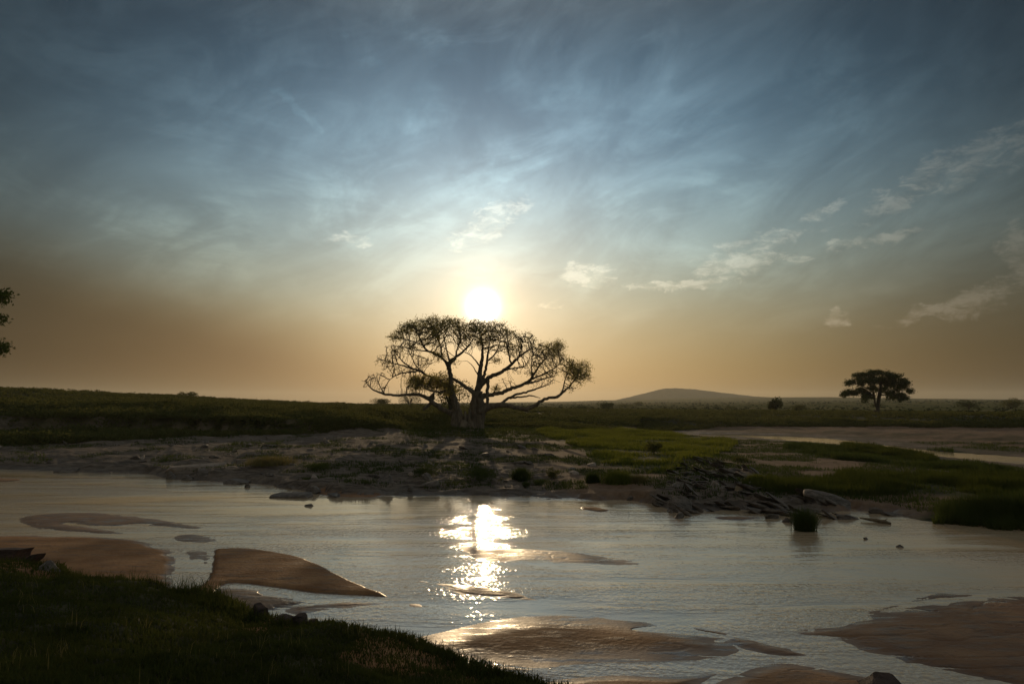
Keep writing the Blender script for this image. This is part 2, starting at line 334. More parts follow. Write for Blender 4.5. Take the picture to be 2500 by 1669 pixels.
def mat_rock(name,a,b,dark=None,sc=3.0,tan=False):
    m,nt=NT(name); tc=N(nt,'ShaderNodeTexCoord').outputs['Object']
    mp=mapping(nt,tc,(1,1,4)); r1=noise(nt,mp,sc,7,.65,.4); r2=noise(nt,tc,sc*5,4)
    c=mixc(nt,sstep(nt,.35,.65,r1),a,b); c=mixc(nt,mth(nt,'MULTIPLY',sstep(nt,.5,.7,r2),.4),c,tuple(x*.5 for x in a))
    h=mth(nt,'ADD',r1,mth(nt,'MULTIPLY',r2,.3))
    p=N(nt,'ShaderNodeBsdfPrincipled',inp={'Base Color':c,'Roughness':.7,'Specular IOR Level':.3,'Normal':bump(nt,h,.05)}); out(nt,p.outputs[0]); return m
def mat_bark(name,a,b):
    m,nt=NT(name); tc=N(nt,'ShaderNodeNewGeometry').outputs['Position']
    r1=noise(nt,mapping(nt,tc,(2,2,.5)),1.5,6,.65,.5)
    c=mixc(nt,sstep(nt,.35,.65,r1),a,b)
    p=N(nt,'ShaderNodeBsdfPrincipled',inp={'Base Color':c,'Roughness':.9,'Specular IOR Level':.15,'Normal':bump(nt,r1,.15)}); out(nt,p.outputs[0]); return m
M=dict(
 terrain=mat_terrain(),plain=mat_plain(),hill=mat_hill(),water=mat_water(),
 rock=mat_rock('dark_rock',(.08,.06,.048),(.20,.155,.125)),tanrock=mat_rock('tan_rock',(.42,.28,.17),(.6,.42,.27)),
 palerock=mat_rock('pale_rock',(.24,.17,.13),(.34,.26,.2)),clod=mat_rock('earth_clod',(.05,.03,.022),(.10,.06,.045)),
 bark=mat_bark('bark',(.11,.08,.055),(.21,.155,.105)),bark2=mat_bark('bark_dark',(.045,.035,.03),(.08,.06,.045)),wood=mat_bark('driftwood',(.12,.085,.055),(.22,.16,.10)),
 leaf=mat_leaf('fig_leaf',(.10,.11,.028),(.18,.165,.05),.7,(.70,.56,.17)),leaf2=mat_leaf('dark_leaf',(.03,.042,.014),(.06,.075,.022),.25),
 shrub=mat_leaf('shrub_leaf',(.05,.052,.017),(.11,.108,.034),.4),
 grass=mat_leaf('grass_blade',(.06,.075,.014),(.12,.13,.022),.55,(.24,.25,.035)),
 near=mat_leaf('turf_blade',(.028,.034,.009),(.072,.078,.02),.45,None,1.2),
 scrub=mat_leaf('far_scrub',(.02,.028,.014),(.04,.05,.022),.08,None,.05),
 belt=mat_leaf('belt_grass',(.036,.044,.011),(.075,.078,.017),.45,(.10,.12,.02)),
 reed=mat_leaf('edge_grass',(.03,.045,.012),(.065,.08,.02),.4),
 straw=mat_leaf('dry_grass',(.12,.10,.04),(.2,.16,.06),.5),
)
# ------------------------------------------------------------------ terrain mesh
vs=np.arange(1720,948,-1.5); ds=CH/np.tan(np.arctan((vs-784)/F)-PITCH)
ds=np.concatenate([np.linspace(.4,ds[0],60)[:-1],ds,np.geomspace(ds[-1],7000,70)[1:]])
azs=np.concatenate([np.arange(-180,-48,6),np.arange(-48,-42,.5),np.arange(-42,42.05,.095),np.arange(42.5,48,.5),np.arange(48,180,6)])
na,nd=len(azs),len(ds)
AZ,DD=np.meshgrid(np.radians(azs),ds,indexing='ij')
X=DD*np.sin(AZ); Y=DD*np.cos(AZ)
Zt,wr,g,dry,zone,barid=ground(X,Y,True)
V=np.stack([X.ravel(),Y.ravel(),Zt.ravel()],1)
cen=len(V); V=np.vstack([V,[0,0,float(ground(np.array([0.]),np.array([0.]))[0])]])
I=np.arange(na*nd).reshape(na,nd); J=np.roll(I,-1,axis=0)
Q=np.stack([I[:,:-1],I[:,1:],J[:,1:],J[:,:-1]],-1).reshape(-1,4)
colr=np.vstack([np.stack([wr,g,dry],1),[0,.9,1]])
fz=zone[Q].max(1); fb=np.where(fz==2,barid[Q].max(1),-1)
zmax=V[Q][:,:,2].max(1)
fz=np.where((fz==2)&(zmax<-.02),0,fz); fz=np.where((fz==3)&(zmax<-.02),0,fz)
def piece(name,mask,mat,extra=None):
    q=Q[mask]; u,inv=np.unique(q,return_inverse=True); fl=[inv.reshape(-1,4)]
    VV=V[u]; CC=colr[u]
    if extra is not None:
        VV=np.vstack([VV,V[cen]]); CC=np.vstack([CC,colr[cen]]); mp=dict(zip(u.tolist(),range(len(u)))); c=len(u)
        fl.append(np.array([[c,mp[a],mp[b]] for a,b in extra]))
    o=mesh(name,VV,fl,mat,smooth=True,col=CC); o['kind']='structure'; return o
piece('riverbed',fz==0,M['terrain'])
piece('near_bank',fz==1,M['terrain'],[(int(J[i,0]),int(I[i,0])) for i in range(na)])
piece('far_bank',fz==3,M['terrain'])
piece('grassland',fz==4,M['terrain'])
piece('plain',fz==5,M['plain'])
for i in range(len(BW)):
    mk=(fz==2)&(fb==i)
    if mk.sum()>0: piece('sandbar',mk,M['terrain'])
print('terrain',time.time()-T0)
# water
o=mesh('river',[(-260,0,0),(260,0,0),(260,140,0),(-260,140,0)],[[(0,1,2,3)]],M['water']); o['kind']='structure'
# hill: long rounded mass on the plain
def hill():
    Yh=3600.0
    prof=[(1180,930),(1280,928),(1340,924),(1400,920),(1440,912),(1480,902),(1510,893),(1535,890),(1570,891),(1620,896),(1680,904),(1740,910),(1800,913),(1900,915),(2000,917),(2100,921),(2200,926),(2300,930)]
    us=np.linspace(1180,2300,420); pv=np.interp(us,[p[0] for p in prof],[p[1] for p in prof])
    k=np.ones(9)/9; pv=np.convolve(np.pad(pv,4,'edge'),k,'valid')
    top=dp(us,pv,Yh); ts=np.linspace(-1,1,60); VV=[]
    for t in ts:
        yy=Yh+t*700; prof_=np.exp(-(t*1.9)**2)*(1-t*t)
        zz=2+(top[:,2]-2)*prof_; xx=top[:,0]*(1+t*.02)
        zz=zz+(fbm(xx*.02,np.full_like(xx,yy*.02),5,4)-.47)*7*prof_+(rng.random(len(xx))-.3)*1.3*prof_*(zz>12)
        VV.append(np.stack([xx,np.full_like(xx,yy),zz],1))
    VV=np.array(VV); n,mm=VV.shape[:2]; I=np.arange(n*mm).reshape(n,mm)
    q=np.stack([I[:-1,:-1],I[:-1,1:],I[1:,1:],I[1:,:-1]],-1).reshape(-1,4)
    o=mesh('hill',VV.reshape(-1,3),[q],M['hill'],smooth=True); o['kind']='structure'
hill()
# ------------------------------------------------------------------ foliage & grass builders
def rdir(n):
    v=rng.normal(size=(n,3)); return v/np.linalg.norm(v,axis=1)[:,None]
def cards(P,size,asp=.5,up=0.0):
    """small leaf quads (diamond shaped) at points"""
    n=len(P); a=rdir(n); a[:,2]+=up; a/=np.linalg.norm(a,axis=1)[:,None]
    b=np.cross(a,rdir(n)); b/=np.linalg.norm(b,axis=1)[:,None]+1e-9
    s=(size*(.6+.8*rng.random(n)))[:,None]
    c=np.cross(a,b)*s*.12
    V=np.stack([P-a*s*.5,P+b*s*asp*.5+c,P+a*s*.5,P-b*s*asp*.5+c],1).reshape(-1,3)
    return V,np.arange(4*n).reshape(-1,4)
def blades(P,h,w,bend=.4,two=False):
    """curved grass blades rooted at P"""
    n=len(P); th=rng.random(n)*2*np.pi; d=np.stack([np.cos(th),np.sin(th),np.zeros(n)],1)
    ph=rng.random(n)*2*np.pi; e=np.stack([np.cos(ph),np.sin(ph),np.zeros(n)],1)
    hh=(h*(.5+rng.random(n)))[:,None]; be=(bend*rng.random(n))[:,None]; ww=w*(.6+.8*rng.random(n))[:,None]
    up=np.array([0,0,1.0])
    tip=P+up*hh*(1-be*.35)+e*hh*be
    if not two:
        V=np.stack([P-d*ww*.5,P+d*ww*.5,tip],1).reshape(-1,3); return V,[np.arange(3*n).reshape(-1,3)]
    mid=P+up*hh*.55+e*hh*be*.3
    V=np.stack([P-d*ww*.5,P+d*ww*.5,mid+d*ww*.4,mid-d*ww*.4,tip],1).reshape(-1,3)
    b=np.arange(n)*5
    return V,[np.stack([b,b+1,b+2,b+3],1),np.stack([b+3,b+2,b+4],1)]
def inpoly(P,n):
    lo=P.min(0); hi=P.max(0); out_=[]; c=0
    while c<n:
        q=lo+(hi-lo)*rng.random((n*3,2)); q=q[sdf(P,q[:,0],q[:,1])>0]; out_.append(q); c+=len(q)
        if len(out_)>30: break
    return np.vstack(out_)[:n]
# near bank turf
def turf():
    n=420000; az=R(-44)+rng.random(n)*R(72); d=2.2*(9.5**rng.random(n))
    x=d*np.sin(az); y=d*np.cos(az); s=sdf(NEAR,x,y)+(fbm(x*1.1,y*1.1,91,4)-.47)*.9
    cov=fbm(x*1.6,y*1.6,111,4)+.12*ss(3,0,s)
    k=(s>-.35)&(cov+rng.random(n)*.3>.46); x,y,s,d=x[k],y[k],s[k],d[k]
    P=np.stack([x,y,ground(x,y)-.005],1); k=P[:,2]>.35; P=P[k]; s=s[k]; d=d[k]
    hh=(.045+.06*fbm(P[:,0]*.9,P[:,1]*.9,113,3))*(1+1.0*ss(.9,0,np.abs(s)))
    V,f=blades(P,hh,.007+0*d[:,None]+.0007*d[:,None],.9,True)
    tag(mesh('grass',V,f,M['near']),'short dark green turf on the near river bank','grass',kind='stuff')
    # tall stalks standing along the crest
    nb=NEAR[2:17]; L=[]
    for i in range(len(nb)-1):
        k=rng.integers(10,22); t=rng.random(k)[:,None]; L.append(nb[i]+(nb[i+1]-nb[i])*t-np.array([0,.35])*rng.random((k,1)))
    L=np.vstack(L)
    def tufts(c,n,spread,h,w,b=.6):
        Q=np.repeat(c,n,0)+rng.normal(size=(len(c)*n,2))*spread
        P=np.stack([Q[:,0],Q[:,1],ground(Q[:,0],Q[:,1])-.02],1)
        return blades(P,np.full(len(P),h),w,b,True)
    V1,f1=tufts(L,16,.12,.2,.010,.9); 
    sp=gp(np.array([395,420,440,470,482,505,330,365]),np.array([1352,1353,1355,1362,1370,1380,1346,1348]),NBZ)[:,:2]
    V2,f2=tufts(sp,45,.14,.34,.010,.8)
    n3=420; az=R(-42)+rng.random(n3)*R(66); d=3.0*(5.5**rng.random(n3)); W3=np.stack([d*np.sin(az),d*np.cos(az)],1); W3=W3[sdf(NEAR,W3[:,0],W3[:,1])>.2]
    V3,f3=tufts(W3,24,.08,.17,.009,.9); V1,f1=np.vstack([V1,V3]),[np.vstack([a,b+len(V1)]) for a,b in zip(f1,f3)]
    W4=W3[rng.random(len(W3))<.35]; V4,f4=tufts(W4+.1,9,.1,.2,.006,.7); tag(mesh('grass',V4,f4,M['straw']),'dry straw stems sticking out of the near bank turf','grass',kind='stuff')
    V=np.vstack([V1,V2]); f=[np.vstack([a,b+len(V1)]) for a,b in zip(f1,f2)]
    tag(mesh('grass',V,f,M['near']),'tall ragged grass stems along the crest of the near bank','grass',kind='stuff')
turf()
# far grasses
def farpatch(key,n,h,w,mat,label,thr=.40,bend=.5,seed=121):
    q=inpoly(GW[key],n); s=sdf(GW[key],q[:,0],q[:,1])
    nn=fbm(q[:,0]*.35,q[:,1]*.35,seed,4); nl=fbm(q[:,0]*.13,q[:,1]*.13,seed+3,3)*(0 if key in('edge','mound','gap') else 1)+(.5 if key in('edge','mound','gap') else 0); k=(nn+.25*rng.random(len(q))>thr+.12)&(s+(nl-.5)*9+(nn-.5)*5>.0); q=q[k]; nn=nn[k]
    P=np.stack([q[:,0],q[:,1],ground(q[:,0],q[:,1])-.02],1); k=P[:,2]>-.06; P=P[k]; nn=nn[k]
    V,f=blades(P,h*(.5+1.6*np.clip(nn-.3,0,1)*1.6),w,bend)
    return tag(mesh('grass',V,f,mat),label,'grass',kind='stuff')
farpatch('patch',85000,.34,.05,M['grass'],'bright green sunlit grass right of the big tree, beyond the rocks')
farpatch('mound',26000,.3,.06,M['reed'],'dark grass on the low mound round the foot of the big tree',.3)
farpatch('right_low',80000,.42,.045,M['belt'],'green grass belt on the island behind the jagged rock ledge',.36)
farpatch('channel_edge',42000,.36,.06,M['reed'],'low grass fringe along the narrow back channel',.42)
farpatch('far_sand_rim',6000,.3,.07,M['reed'],'sparse grass tufts on the far sand flat edge',.48)
farpatch('gap',26000,.48,.06,M['belt'],'taller tufted grass hiding the middle of the narrow back channel',.2)
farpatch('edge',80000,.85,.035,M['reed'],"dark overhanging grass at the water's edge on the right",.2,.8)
def scatter_sparse():
    n=110000; az=R(-38)+rng.random(n)*R(78); d=30+70*rng.random(n); x=d*np.sin(az); y=d*np.cos(az)
    D0=np.interp(az,R0[:,0],R0[:,1]); D4=np.interp(az,R4[:,0],R4[:,1])
    c=fbm(x*.35,y*.35,62,4)+rng.random(n)*.08; k=(d>D0+1.5)&(d<D4+3)&(c>.56-.10*ss(.12,.25,az)); x,y=x[k],y[k]
    z=ground(x,y); k=z>.15; P=np.stack([x,y,z-.02],1)[k]
    Q=np.repeat(P,3,0)+np.concatenate([rng.normal(size=(len(P)*3,2))*.1,np.zeros((len(P)*3,1))],1)
    V,f=blades(Q,np.full(len(Q),.2),.045,.7); tag(mesh('grass',V,f,M['reed']),'thin olive grass scattered between rocks and sand on the far bank','grass',kind='stuff')
scatter_sparse()
# shrubbery belts: mass of brush nobody could count
def brush(name,label,n,az0,az1,dlo,dhi,size,leaves,ls,mat,power=1.0,hmul=.8,keep=None):
    az=R(az0)+rng.random(n)*R(az1-az0); t=rng.random(n)**power
    lo=dlo(az); hi=dhi(az); d=lo+(hi-lo)*t; x=d*np.sin(az); y=d*np.cos(az)
    c=fbm(x*.12,y*.12,131,3); k=c+rng.random(n)*.3>.42
    if keep is not None: k&=keep(x,y,az,d)
    x,y,d,c=x[k],y[k],d[k],c[k]; z=ground(x,y)
    rad=size*(.45+1.5*np.clip(c-.25,0,1))*(.6+.8*rng.random(len(x)))
    m=len(x); v=rdir(m*leaves); rr=rng.random((m*leaves,1))**.45
    v=v*rr; v[:,2]=np.abs(v[:,2])*hmul+.05
    P=np.repeat(np.stack([x,y,z-.05],1),leaves,0)+v*np.repeat(rad,leaves)[:,None]
    V,f=cards(P,ls,.55,.4)
    return tag(mesh(name,V,[f],mat),label,'brush',kind='stuff')
i4=lambda az:np.interp(az,R4[:,0],R4[:,1]); i3=lambda az:np.interp(az,R3[:,0],R3[:,1]); i5=lambda az:np.interp(az,R5[:,0],R5[:,1])
brush('brush','dense dark brush along the foot of the far bank, left of the big tree',7000,-44,-5,lambda a:i4(a)-3,lambda a:i5(a),1.15,30,.30,M['shrub'],1.4)
brush('brush','low brush hanging over the cut bank at the left',5200,-44,-4,lambda a:i4(a)-4.5,lambda a:i4(a)+9,.9,30,.26,M['shrub'],1.0)
brush('brush','bushy grassland rising to the skyline on the left',9000,-44,1,lambda a:i5(a)-2,lambda a:205+0*a,.85,20,.34,M['shrub'],.9)
brush('brush','low green brush behind and right of the big tree',9000,-5,42,lambda a:np.where(a<R(9),103,i4(a)+(i5(a)-i4(a))*.3),lambda a:i5(a)+4,.8,24,.28,M['shrub'],1.0,.8,lambda x,y,a,d:~((np.abs(a-R(27.9))<R(.9))&(d>172)&(d<198)))
brush('brush','bushy flat grassland beyond the right hand river bank',11000,0,44,lambda a:i5(a),lambda a:235+0*a,.8,18,.38,M['shrub'],.8)
brush('brush','distant scrub dotted over the plain',1800,-44,44,lambda a:225+0*a,lambda a:900+0*a,1.1,14,.7,M['scrub'],1.6)
brush('brush','far faint scrub line on the distant plain',900,-10,44,lambda a:800+0*a,lambda a:2900+0*a,2.6,12,1.6,M['scrub'],1.3)
# low growth on the small mound round the tree
brush('brush','low leafy growth on the mound under the big tree',500,-7.5,4,lambda a:i3(a)+2,lambda a:i4(a)+6,.45,26,.16,M['shrub'],1,.6,lambda x,y,a,d:np.hypot(x+6.1,y-97.5)>2.6)
print('veg',time.time()-T0)
# ------------------------------------------------------------------ trees
def tube_mesh(paths,sides_big=9):
    """paths: list of (pts Nx3, radii N) -> verts, quads"""
    VV=[];FF=[];base=0
    for P,r in paths:
        P=np.asarray(P,float); r=np.asarray(r,float); n=len(P)
        if n<2: continue
        k=sides_big if r.max()>.12 else (5 if r.max()>.045 else 3)
        t=np.gradient(P,axis=0); t/=np.linalg.norm(t,axis=1)[:,None]+1e-9
        ref=np.array([0,1,0.]) if abs(t[0,1])<.9 else np.array([1,0,0.])
        a=np.cross(t,ref); a/=np.linalg.norm(a,axis=1)[:,None]+1e-9; b=np.cross(t,a)
        th=np.arange(k)*2*np.pi/k
        ring=P[:,None,:]+r[:,None,None]*(np.cos(th)[None,:,None]*a[:,None,:]+np.sin(th)[None,:,None]*b[:,None,:])
        if k==sides_big:
            ring=P[:,None,:]+(ring-P[:,None,:])*(1+.16*(rng.random((n,k,1))-.5))
        VV.append(ring.reshape(-1,3)); I=base+np.arange(n*k).reshape(n,k); J=np.roll(I,-1,1)
        FF.append(np.stack([I[:-1],I[1:],J[1:],J[:-1]],-1).reshape(-1,4)); base+=n*k
    return np.vstack(VV),np.vstack(FF)
class Skel:
    def __init__(s): s.P=[];s.par=[];s.r=[]
    def add(s,p,par,r=0.): s.P.append(np.asarray(p,float)); s.par.append(par); s.r.append(r); return len(s.P)-1
    def nearest(s,p):
        A=np.array(s.P); return int(np.argmin(((A-p)**2).sum(1)))
    def limb(s,pts,rad,start=None,step=.35):
        pts=np.asarray(pts,float); rad=np.asarray(rad,float)
        seg=np.r_[0,np.cumsum(np.linalg.norm(np.diff(pts,axis=0),axis=1))]; n=max(2,int(seg[-1]/step)+1)
        t=np.linspace(0,seg[-1],n); Q=np.stack([np.interp(t,seg,pts[:,i]) for i in range(3)],1); rr=np.interp(t,seg,rad)
        # soften the corners, then roughen
        for _ in range(3): Q[1:-1]=.25*Q[:-2]+.5*Q[1:-1]+.25*Q[2:]
        Q[1:-1]+=rng.normal(size=Q[1:-1].shape)*np.minimum(.05,rr[1:-1,None]*.25)
        last=start
        if start is None and s.P: last=s.nearest(Q[0])
        if last is None: last=-1
        for q,r_ in zip(Q,rr): last=s.add(q,last,r_)
        return last
    def colonize(s,A,step=.3,infl=6,kill=.55,iters=90,jit=.25):
        A=np.asarray(A); alive=np.ones(len(A),bool)
        near_i=np.zeros(len(A),int); near_d=np.full(len(A),1e9); done=0
        for it in range(iters):
            new=np.array(s.P[done:]); base=done; done=len(s.P)
            if len(new)==0: break
            kd=kdtree.KDTree(len(new)); [kd.insert(p,i) for i,p in enumerate(new)]; kd.balance()
            for j in np.where(alive)[0]:
                _,i,dd=kd.find(A[j])
                if dd<near_d[j]: near_d[j]=dd; near_i[j]=base+i
            alive&=near_d>kill
            use=np.where(alive&(near_d<infl))[0]
            if len(use)==0: break
            acc={}
            for j in use:
                v=A[j]-s.P[near_i[j]]; v=v/(np.linalg.norm(v)+1e-9); k=near_i[j]
                if k in acc: acc[k]+=v
                else: acc[k]=v.copy()
            for k,v in acc.items():
                v=v/(np.linalg.norm(v)+1e-9)+rng.normal(size=3)*jit; v/=np.linalg.norm(v)
                s.add(s.P[k]+v*step,k,0.)
    def finish(s,tip=.018,pw=2.3,cap=None):
        n=len(s.P); ch=[[] for _ in range(n)]
        for i,p in enumerate(s.par):
            if p>=0: ch[p].append(i)
        rad=np.zeros(n)
        for i in range(n-1,-1,-1):
            a=(sum(rad[c]**pw for c in ch[i]))**(1/pw) if ch[i] else tip
            if s.r[i]>0: a=s.r[i]
            rad[i]=max(a,tip)
            if s.r[i]==0 and cap: rad[i]=min(rad[i],cap)
        paths=[]; roots=[i for i,p in enumerate(s.par) if p<0]; st=[(r_,None) for r_ in roots]
        while st:
            i,pr=st.pop(); L=[pr] if pr is not None else []; 
            cur=i
            while True:
                L.append(cur)
                if not ch[cur]: break
                b=max(ch[cur],key=lambda c:rad[c])
                for c in ch[cur]:
                    if c!=b: st.append((c,cur))
                cur=b
            P=np.array([s.P[k] for k in L]); rr=rad[L].copy()
            if pr is not None: rr[0]=min(rr[0],rr[1]*1.15)
            paths.append((P,rr))
        tips=np.array([i for i in range(n) if s.r[i]==0])
        return paths,rad,tips
TB=gp(1078,986,1.3); TY=float(TB[1]); print('tree base',TB)
def tz(pts,dy=0,dy2=None):          # tracing of the crown, zoom coordinates -> world
    out_=[];rr=[]; n=len(pts); dy2=dy if dy2 is None else dy2
    for i,p in enumerate(pts):
        u=(850+p[0]/3.409)*.9396; v=(640+p[1]/3.409)*.9396
        yy=TY+dy+(dy2-dy)*i/max(1,n-1)
        out_.append(dp(u,v,yy)); rr.append(p[2]/3.409*.9396*TY/F if len(p)>2 else 0)
    return np.array(out_),np.array(rr)
def big_tree():
    sk=Skel()
    def L(pts,dy=0,dy2=None,root=False):
        P,r=tz(pts,dy,dy2); r=np.where(r>0,r,.03)
        return sk.limb(P,r,-1 if root else None)
    # stems
    L([(1045,1425,72),(1050,1380,66),(1058,1290,56),(1062,1200,50),(1068,1110,42),(1078,1050,24),(1095,940,20),(1105,860,16),(1120,780,13),(1120,700,8),(1108,640,5),(1090,590,3)],0,0,True)
    L([(960,1425,50),(950,1370,44),(925,1290,36),(900,1200,30),(872,1110,26),(856,1000,20),(848,930,18),(836,870,17),(845,828,15),(895,790,12),(950,750,9),(1000,700,7),(1030,655,5),(1060,600,3)],.6,-2.5,True)
    L([(1005,1430,60),(1000,1340,52),(985,1270,40)],.5,.2,True)
    L([(1085,1420,45),(1095,1330,40),(1100,1250,42),(1105,1170,34),(1100,1120,28)],-.5,-.6,True)
    L([(840,870,15),(800,810,12),(760,775,10),(700,750,8),(640,735,6),(590,730,5),(540,737,3)],.2,-2)
    L([(700,752,8),(640,725,8),(618,680,7),(590,620,6),(565,570,5),(540,520,3)],-.5,-4)
    L([(782,795,8),(775,735,7),(757,670,6),(745,620,5),(735,570,3)],0,3)
    L([(846,828,10),(830,780,7),(815,710,5),(800,640,4),(790,590,3)],0,5)
    L([(895,790,8),(905,730,6),(930,670,5),(940,610,3)],0,4)
    L([(620,690,6),(540,660,5),(470,640,4),(410,625,3)],-2,-4)
    L([(1085,1040,20),(1130,970,14),(1140,900,12),(1155,820,10),(1165,740,8),(1175,680,5),(1190,610,3)],.2,3)
    L([(1103,870,8),(1070,830,6),(1040,790,5),(1010,762,4),(960,745,3)],0,2)
    L([(1080,935,6),(1050,880,4),(1020,840,3),(985,820,2)],0,-2)
    L([(1075,1065,26),(1120,1000,20),(1170,960,18),(1240,930,16),(1310,895,14),(1360,850,12),(1420,790,9),(1480,740,7),(1545,705,4)],0,-3)
    L([(1155,1180,13),(1158,1100,14),(1160,1050,14),(1166,985,14),(1180,945,10)],-.6,-.6)
    L([(1310,895,10),(1370,882,6),(1430,872,5),(1490,862,3)],-1,2)
    L([(1360,850,8),(1340,800,7),(1340,750,6),(1320,690,5),(1300,630,3)],-1,-4)
    L([(1155,820,8),(1200,790,7),(1240,740,5),(1260,680,4),(1270,610,3)],2,5)
    L([(1420,790,7),(1440,730,5),(1450,670,4),(1440,620,3)],-2,-4)
    L([(1100,1130,30),(1170,1100,18),(1240,1095,17),(1300,1080,16),(1360,1045,15),(1420,1030,14),(1480,1010,13),(1520,980,12),(1560,905,9),(1600,850,7),(1660,785,5),(1720,725,3)],-.4,3)
    L([(1525,975,8),(1620,930,7),(1700,895,5),(1760,845,3)],2,1)
    L([(1480,1010,9),(1560,995,7),(1640,965,5),(1720,945,3)],1,5)
    L([(1530,960,6),(1520,880,5),(1525,820,4),(1540,760,3)],1,-2)
    L([(1100,1245,45),(1140,1215,32),(1180,1200,25),(1260,1190,21),(1340,1186,19),(1400,1206,17),(1460,1226,17),(1520,1215,16),(1560,1190,15),(1600,1155,13),(1660,1130,12),(1740,1125,11),(1790,1075,9),(1830,1050,7),(1870,1000,6),(1910,940,4)],-.6,-4)
    L([(1740,1125,8),(1785,1080,7),(1795,1010,5),(1820,930,4),(1850,860,3)],-3.5,-2)
    L([(1260,1190,13),(1290,1160,12),(1350,1125,11),(1400,1095,10),(1460,1085,9),(1530,1065,8),(1600,1040,6),(1680,1015,3)],-.8,2)
    L([(1350,1130,9),(1430,1122,7),(1520,1105,6),(1600,1130,2)],-.5,-3)
    L([(925,1275,36),(860,1255,24),(800,1230,21),(740,1190,19),(700,1160,18),(650,1120,16),(590,1095,14),(520,1100,12),(440,1105,11),(370,1105,10),(310,1100,9),(260,1080,8),(210,1065,6),(170,1030,4),(140,985,2.5)],.6,-3)
    L([(715,1090,10),(705,1140,14),(690,1172,15),(650,1205,13),(625,1225,10)],.3,-.3)
    L([(872,1070,16),(800,1005,12),(740,975,10),(690,958,10),(640,930,10),(600,905,11),(540,885,9),(480,865,7),(400,845,5),(330,830,4),(255,800,2.5)],.4,4)
    L([(600,905,8),(520,910,7),(440,922,5),(380,948,4),(350,975,3)],2,0)
    L([(540,885,7),(470,840,6),(430,800,4),(400,760,3)],2.5,5)
    L([(640,930,6),(560,860,5),(530,790,4),(500,740,3)],2.5,6)
    L([(850,1070,12),(790,1075,10),(720,1080,8),(640,1050,5)],.5,-2)
    L([(1055,1090,24),(1000,1050,16),(940,1010,14),(890,980,12),(856,960,10)],0,.3)
    L([(1210,1095,7),(1235,1050,4),(1240,1010,3)],0,-1)
    L([(310,1100,5),(270,1050,4),(250,1000,3),(240,960,2)],-2,-4)
    L([(1090,1110,14),(1115,1075,8)],-1,-1.3)
    ntr=len(sk.P)
    # crown lobes: zoom coordinates of centre and half-size, attractors, leafiness, depth
    LOBES=[(400,620,60,42,110,.8,-3),(500,560,80,50,190,.85,-2),(570,540,110,75,220,.7,2),(740,520,125,70,360,.75,0),(890,520,125,62,330,.6,3),(1050,530,120,60,280,.5,-3),(1210,550,120,62,300,.5,2),(1330,600,90,60,200,.4,-2),(1450,650,110,70,260,.22,-2),(1670,745,125,80,380,.55,2),(1740,730,70,70,140,.7,0),(1905,900,115,90,330,.95,-3),(1930,960,80,60,120,.8,-1),(1620,880,150,90,260,.22,2),(1170,660,150,80,210,.3,3),(950,640,130,70,180,.3,0),(720,650,100,70,150,.4,-3),(600,660,110,70,130,.3,3),(1500,750,120,80,150,.12,1),(1590,810,110,60,110,.12,-2),(1810,830,70,60,90,.35,0),(380,740,80,60,90,.05,1),(520,700,120,50,110,.1,-1),(1000,600,180,60,170,.3,1),(1130,620,150,70,160,.2,-2),(840,600,150,70,170,.3,2),(660,590,120,60,120,.3,-1),(1400,740,90,60,90,.1,3),(330,830,95,70,260,.04,3),(420,740,80,50,150,.08,5),(170,985,70,60,170,0,-3),(240,950,60,45,90,0,-2),(300,1030,90,45,70,.02,-1),(650,820,120,60,110,.25,4),(600,1020,110,55,260,1.3,0),(760,1010,100,50,230,1.3,1),(720,960,120,40,120,1.2,-1),(560,990,70,40,120,1.2,2),(850,1060,70,45,90,1.0,-1),(1240,1050,35,30,40,.9,-1),(1310,720,110,70,170,.3,-2),(460,920,110,45,110,.05,0),(1600,1000,130,40,120,.08,4),(1850,1050,60,35,60,.3,-3),(1420,900,110,40,50,.1,1),(1330,980,90,40,30,.15,1),(1220,800,60,40,50,.5,2),(760,760,60,50,80,.9,-1),(730,590,50,40,70,.9,-2),(1100,670,40,30,50,.8,1),(880,830,50,30,30,.5,-2)]
    A=[];LF=[]
    for (cx,cy,rx,ry,n,lf,dy) in LOBES:
        n=int(n*2.3); q=rdir(n)*(rng.random((n,1))**.5); 
        if cy<700: q[:,2]=q[:,2]*1.0      # domed lobes
        nc=max(5,n//22); sub=rdir(nc)*(rng.random((nc,1))**.33)*.95; q=sub[rng.integers(0,nc,n)]+rng.normal(size=(n,3))*.20
        u=(850+(cx+q[:,0]*rx)/3.409)*.9396; v=(640+(cy-q[:,2]*ry)/3.409)*.9396
        P=dp(u,v,TY+dy+q[:,1]*max(2.2,rx*.028)); A.append(P); LF.append(np.full(len(P),lf))
    A=np.vstack(A); LF=np.concatenate(LF)
    sk.colonize(A,step=.28,infl=12,kill=.36,iters=110,jit=.17)
    paths,rad,tips=sk.finish(tip=.026,pw=2.3,cap=.12)
    V,f=tube_mesh(paths)
    rt=empty('fig_tree',(TB[0],TB[1],1.3)); off=np.array([TB[0],TB[1],1.3])
    mesh('trunk',V-off,[f],M['bark'],rt,smooth=True)
    # leaves round attractors, as dense as each lobe shows
    kd=kdtree.KDTree(len(tips)); [kd.insert(sk.P[t],i) for i,t in enumerate(tips)]; kd.balance()
    Pl=[]
    for a,lf in zip(A,LF):
        k=rng.poisson(lf*3.3)
        if k==0: continue
        co,_,dd=kd.find(a); c=np.array(co)*.65+a*.35
        Pl.append(c+rng.normal(size=(k,3))*np.array([.34,.34,.26]))
    TP=np.array([sk.P[t] for t in tips]); TP=TP[(TP[:,2]>9.0)&(rng.random(len(TP))<.55)]; Pl.append(TP+rng.normal(size=TP.shape)*.14)
    Pl=np.vstack(Pl); V,f=cards(Pl,.165,.62)
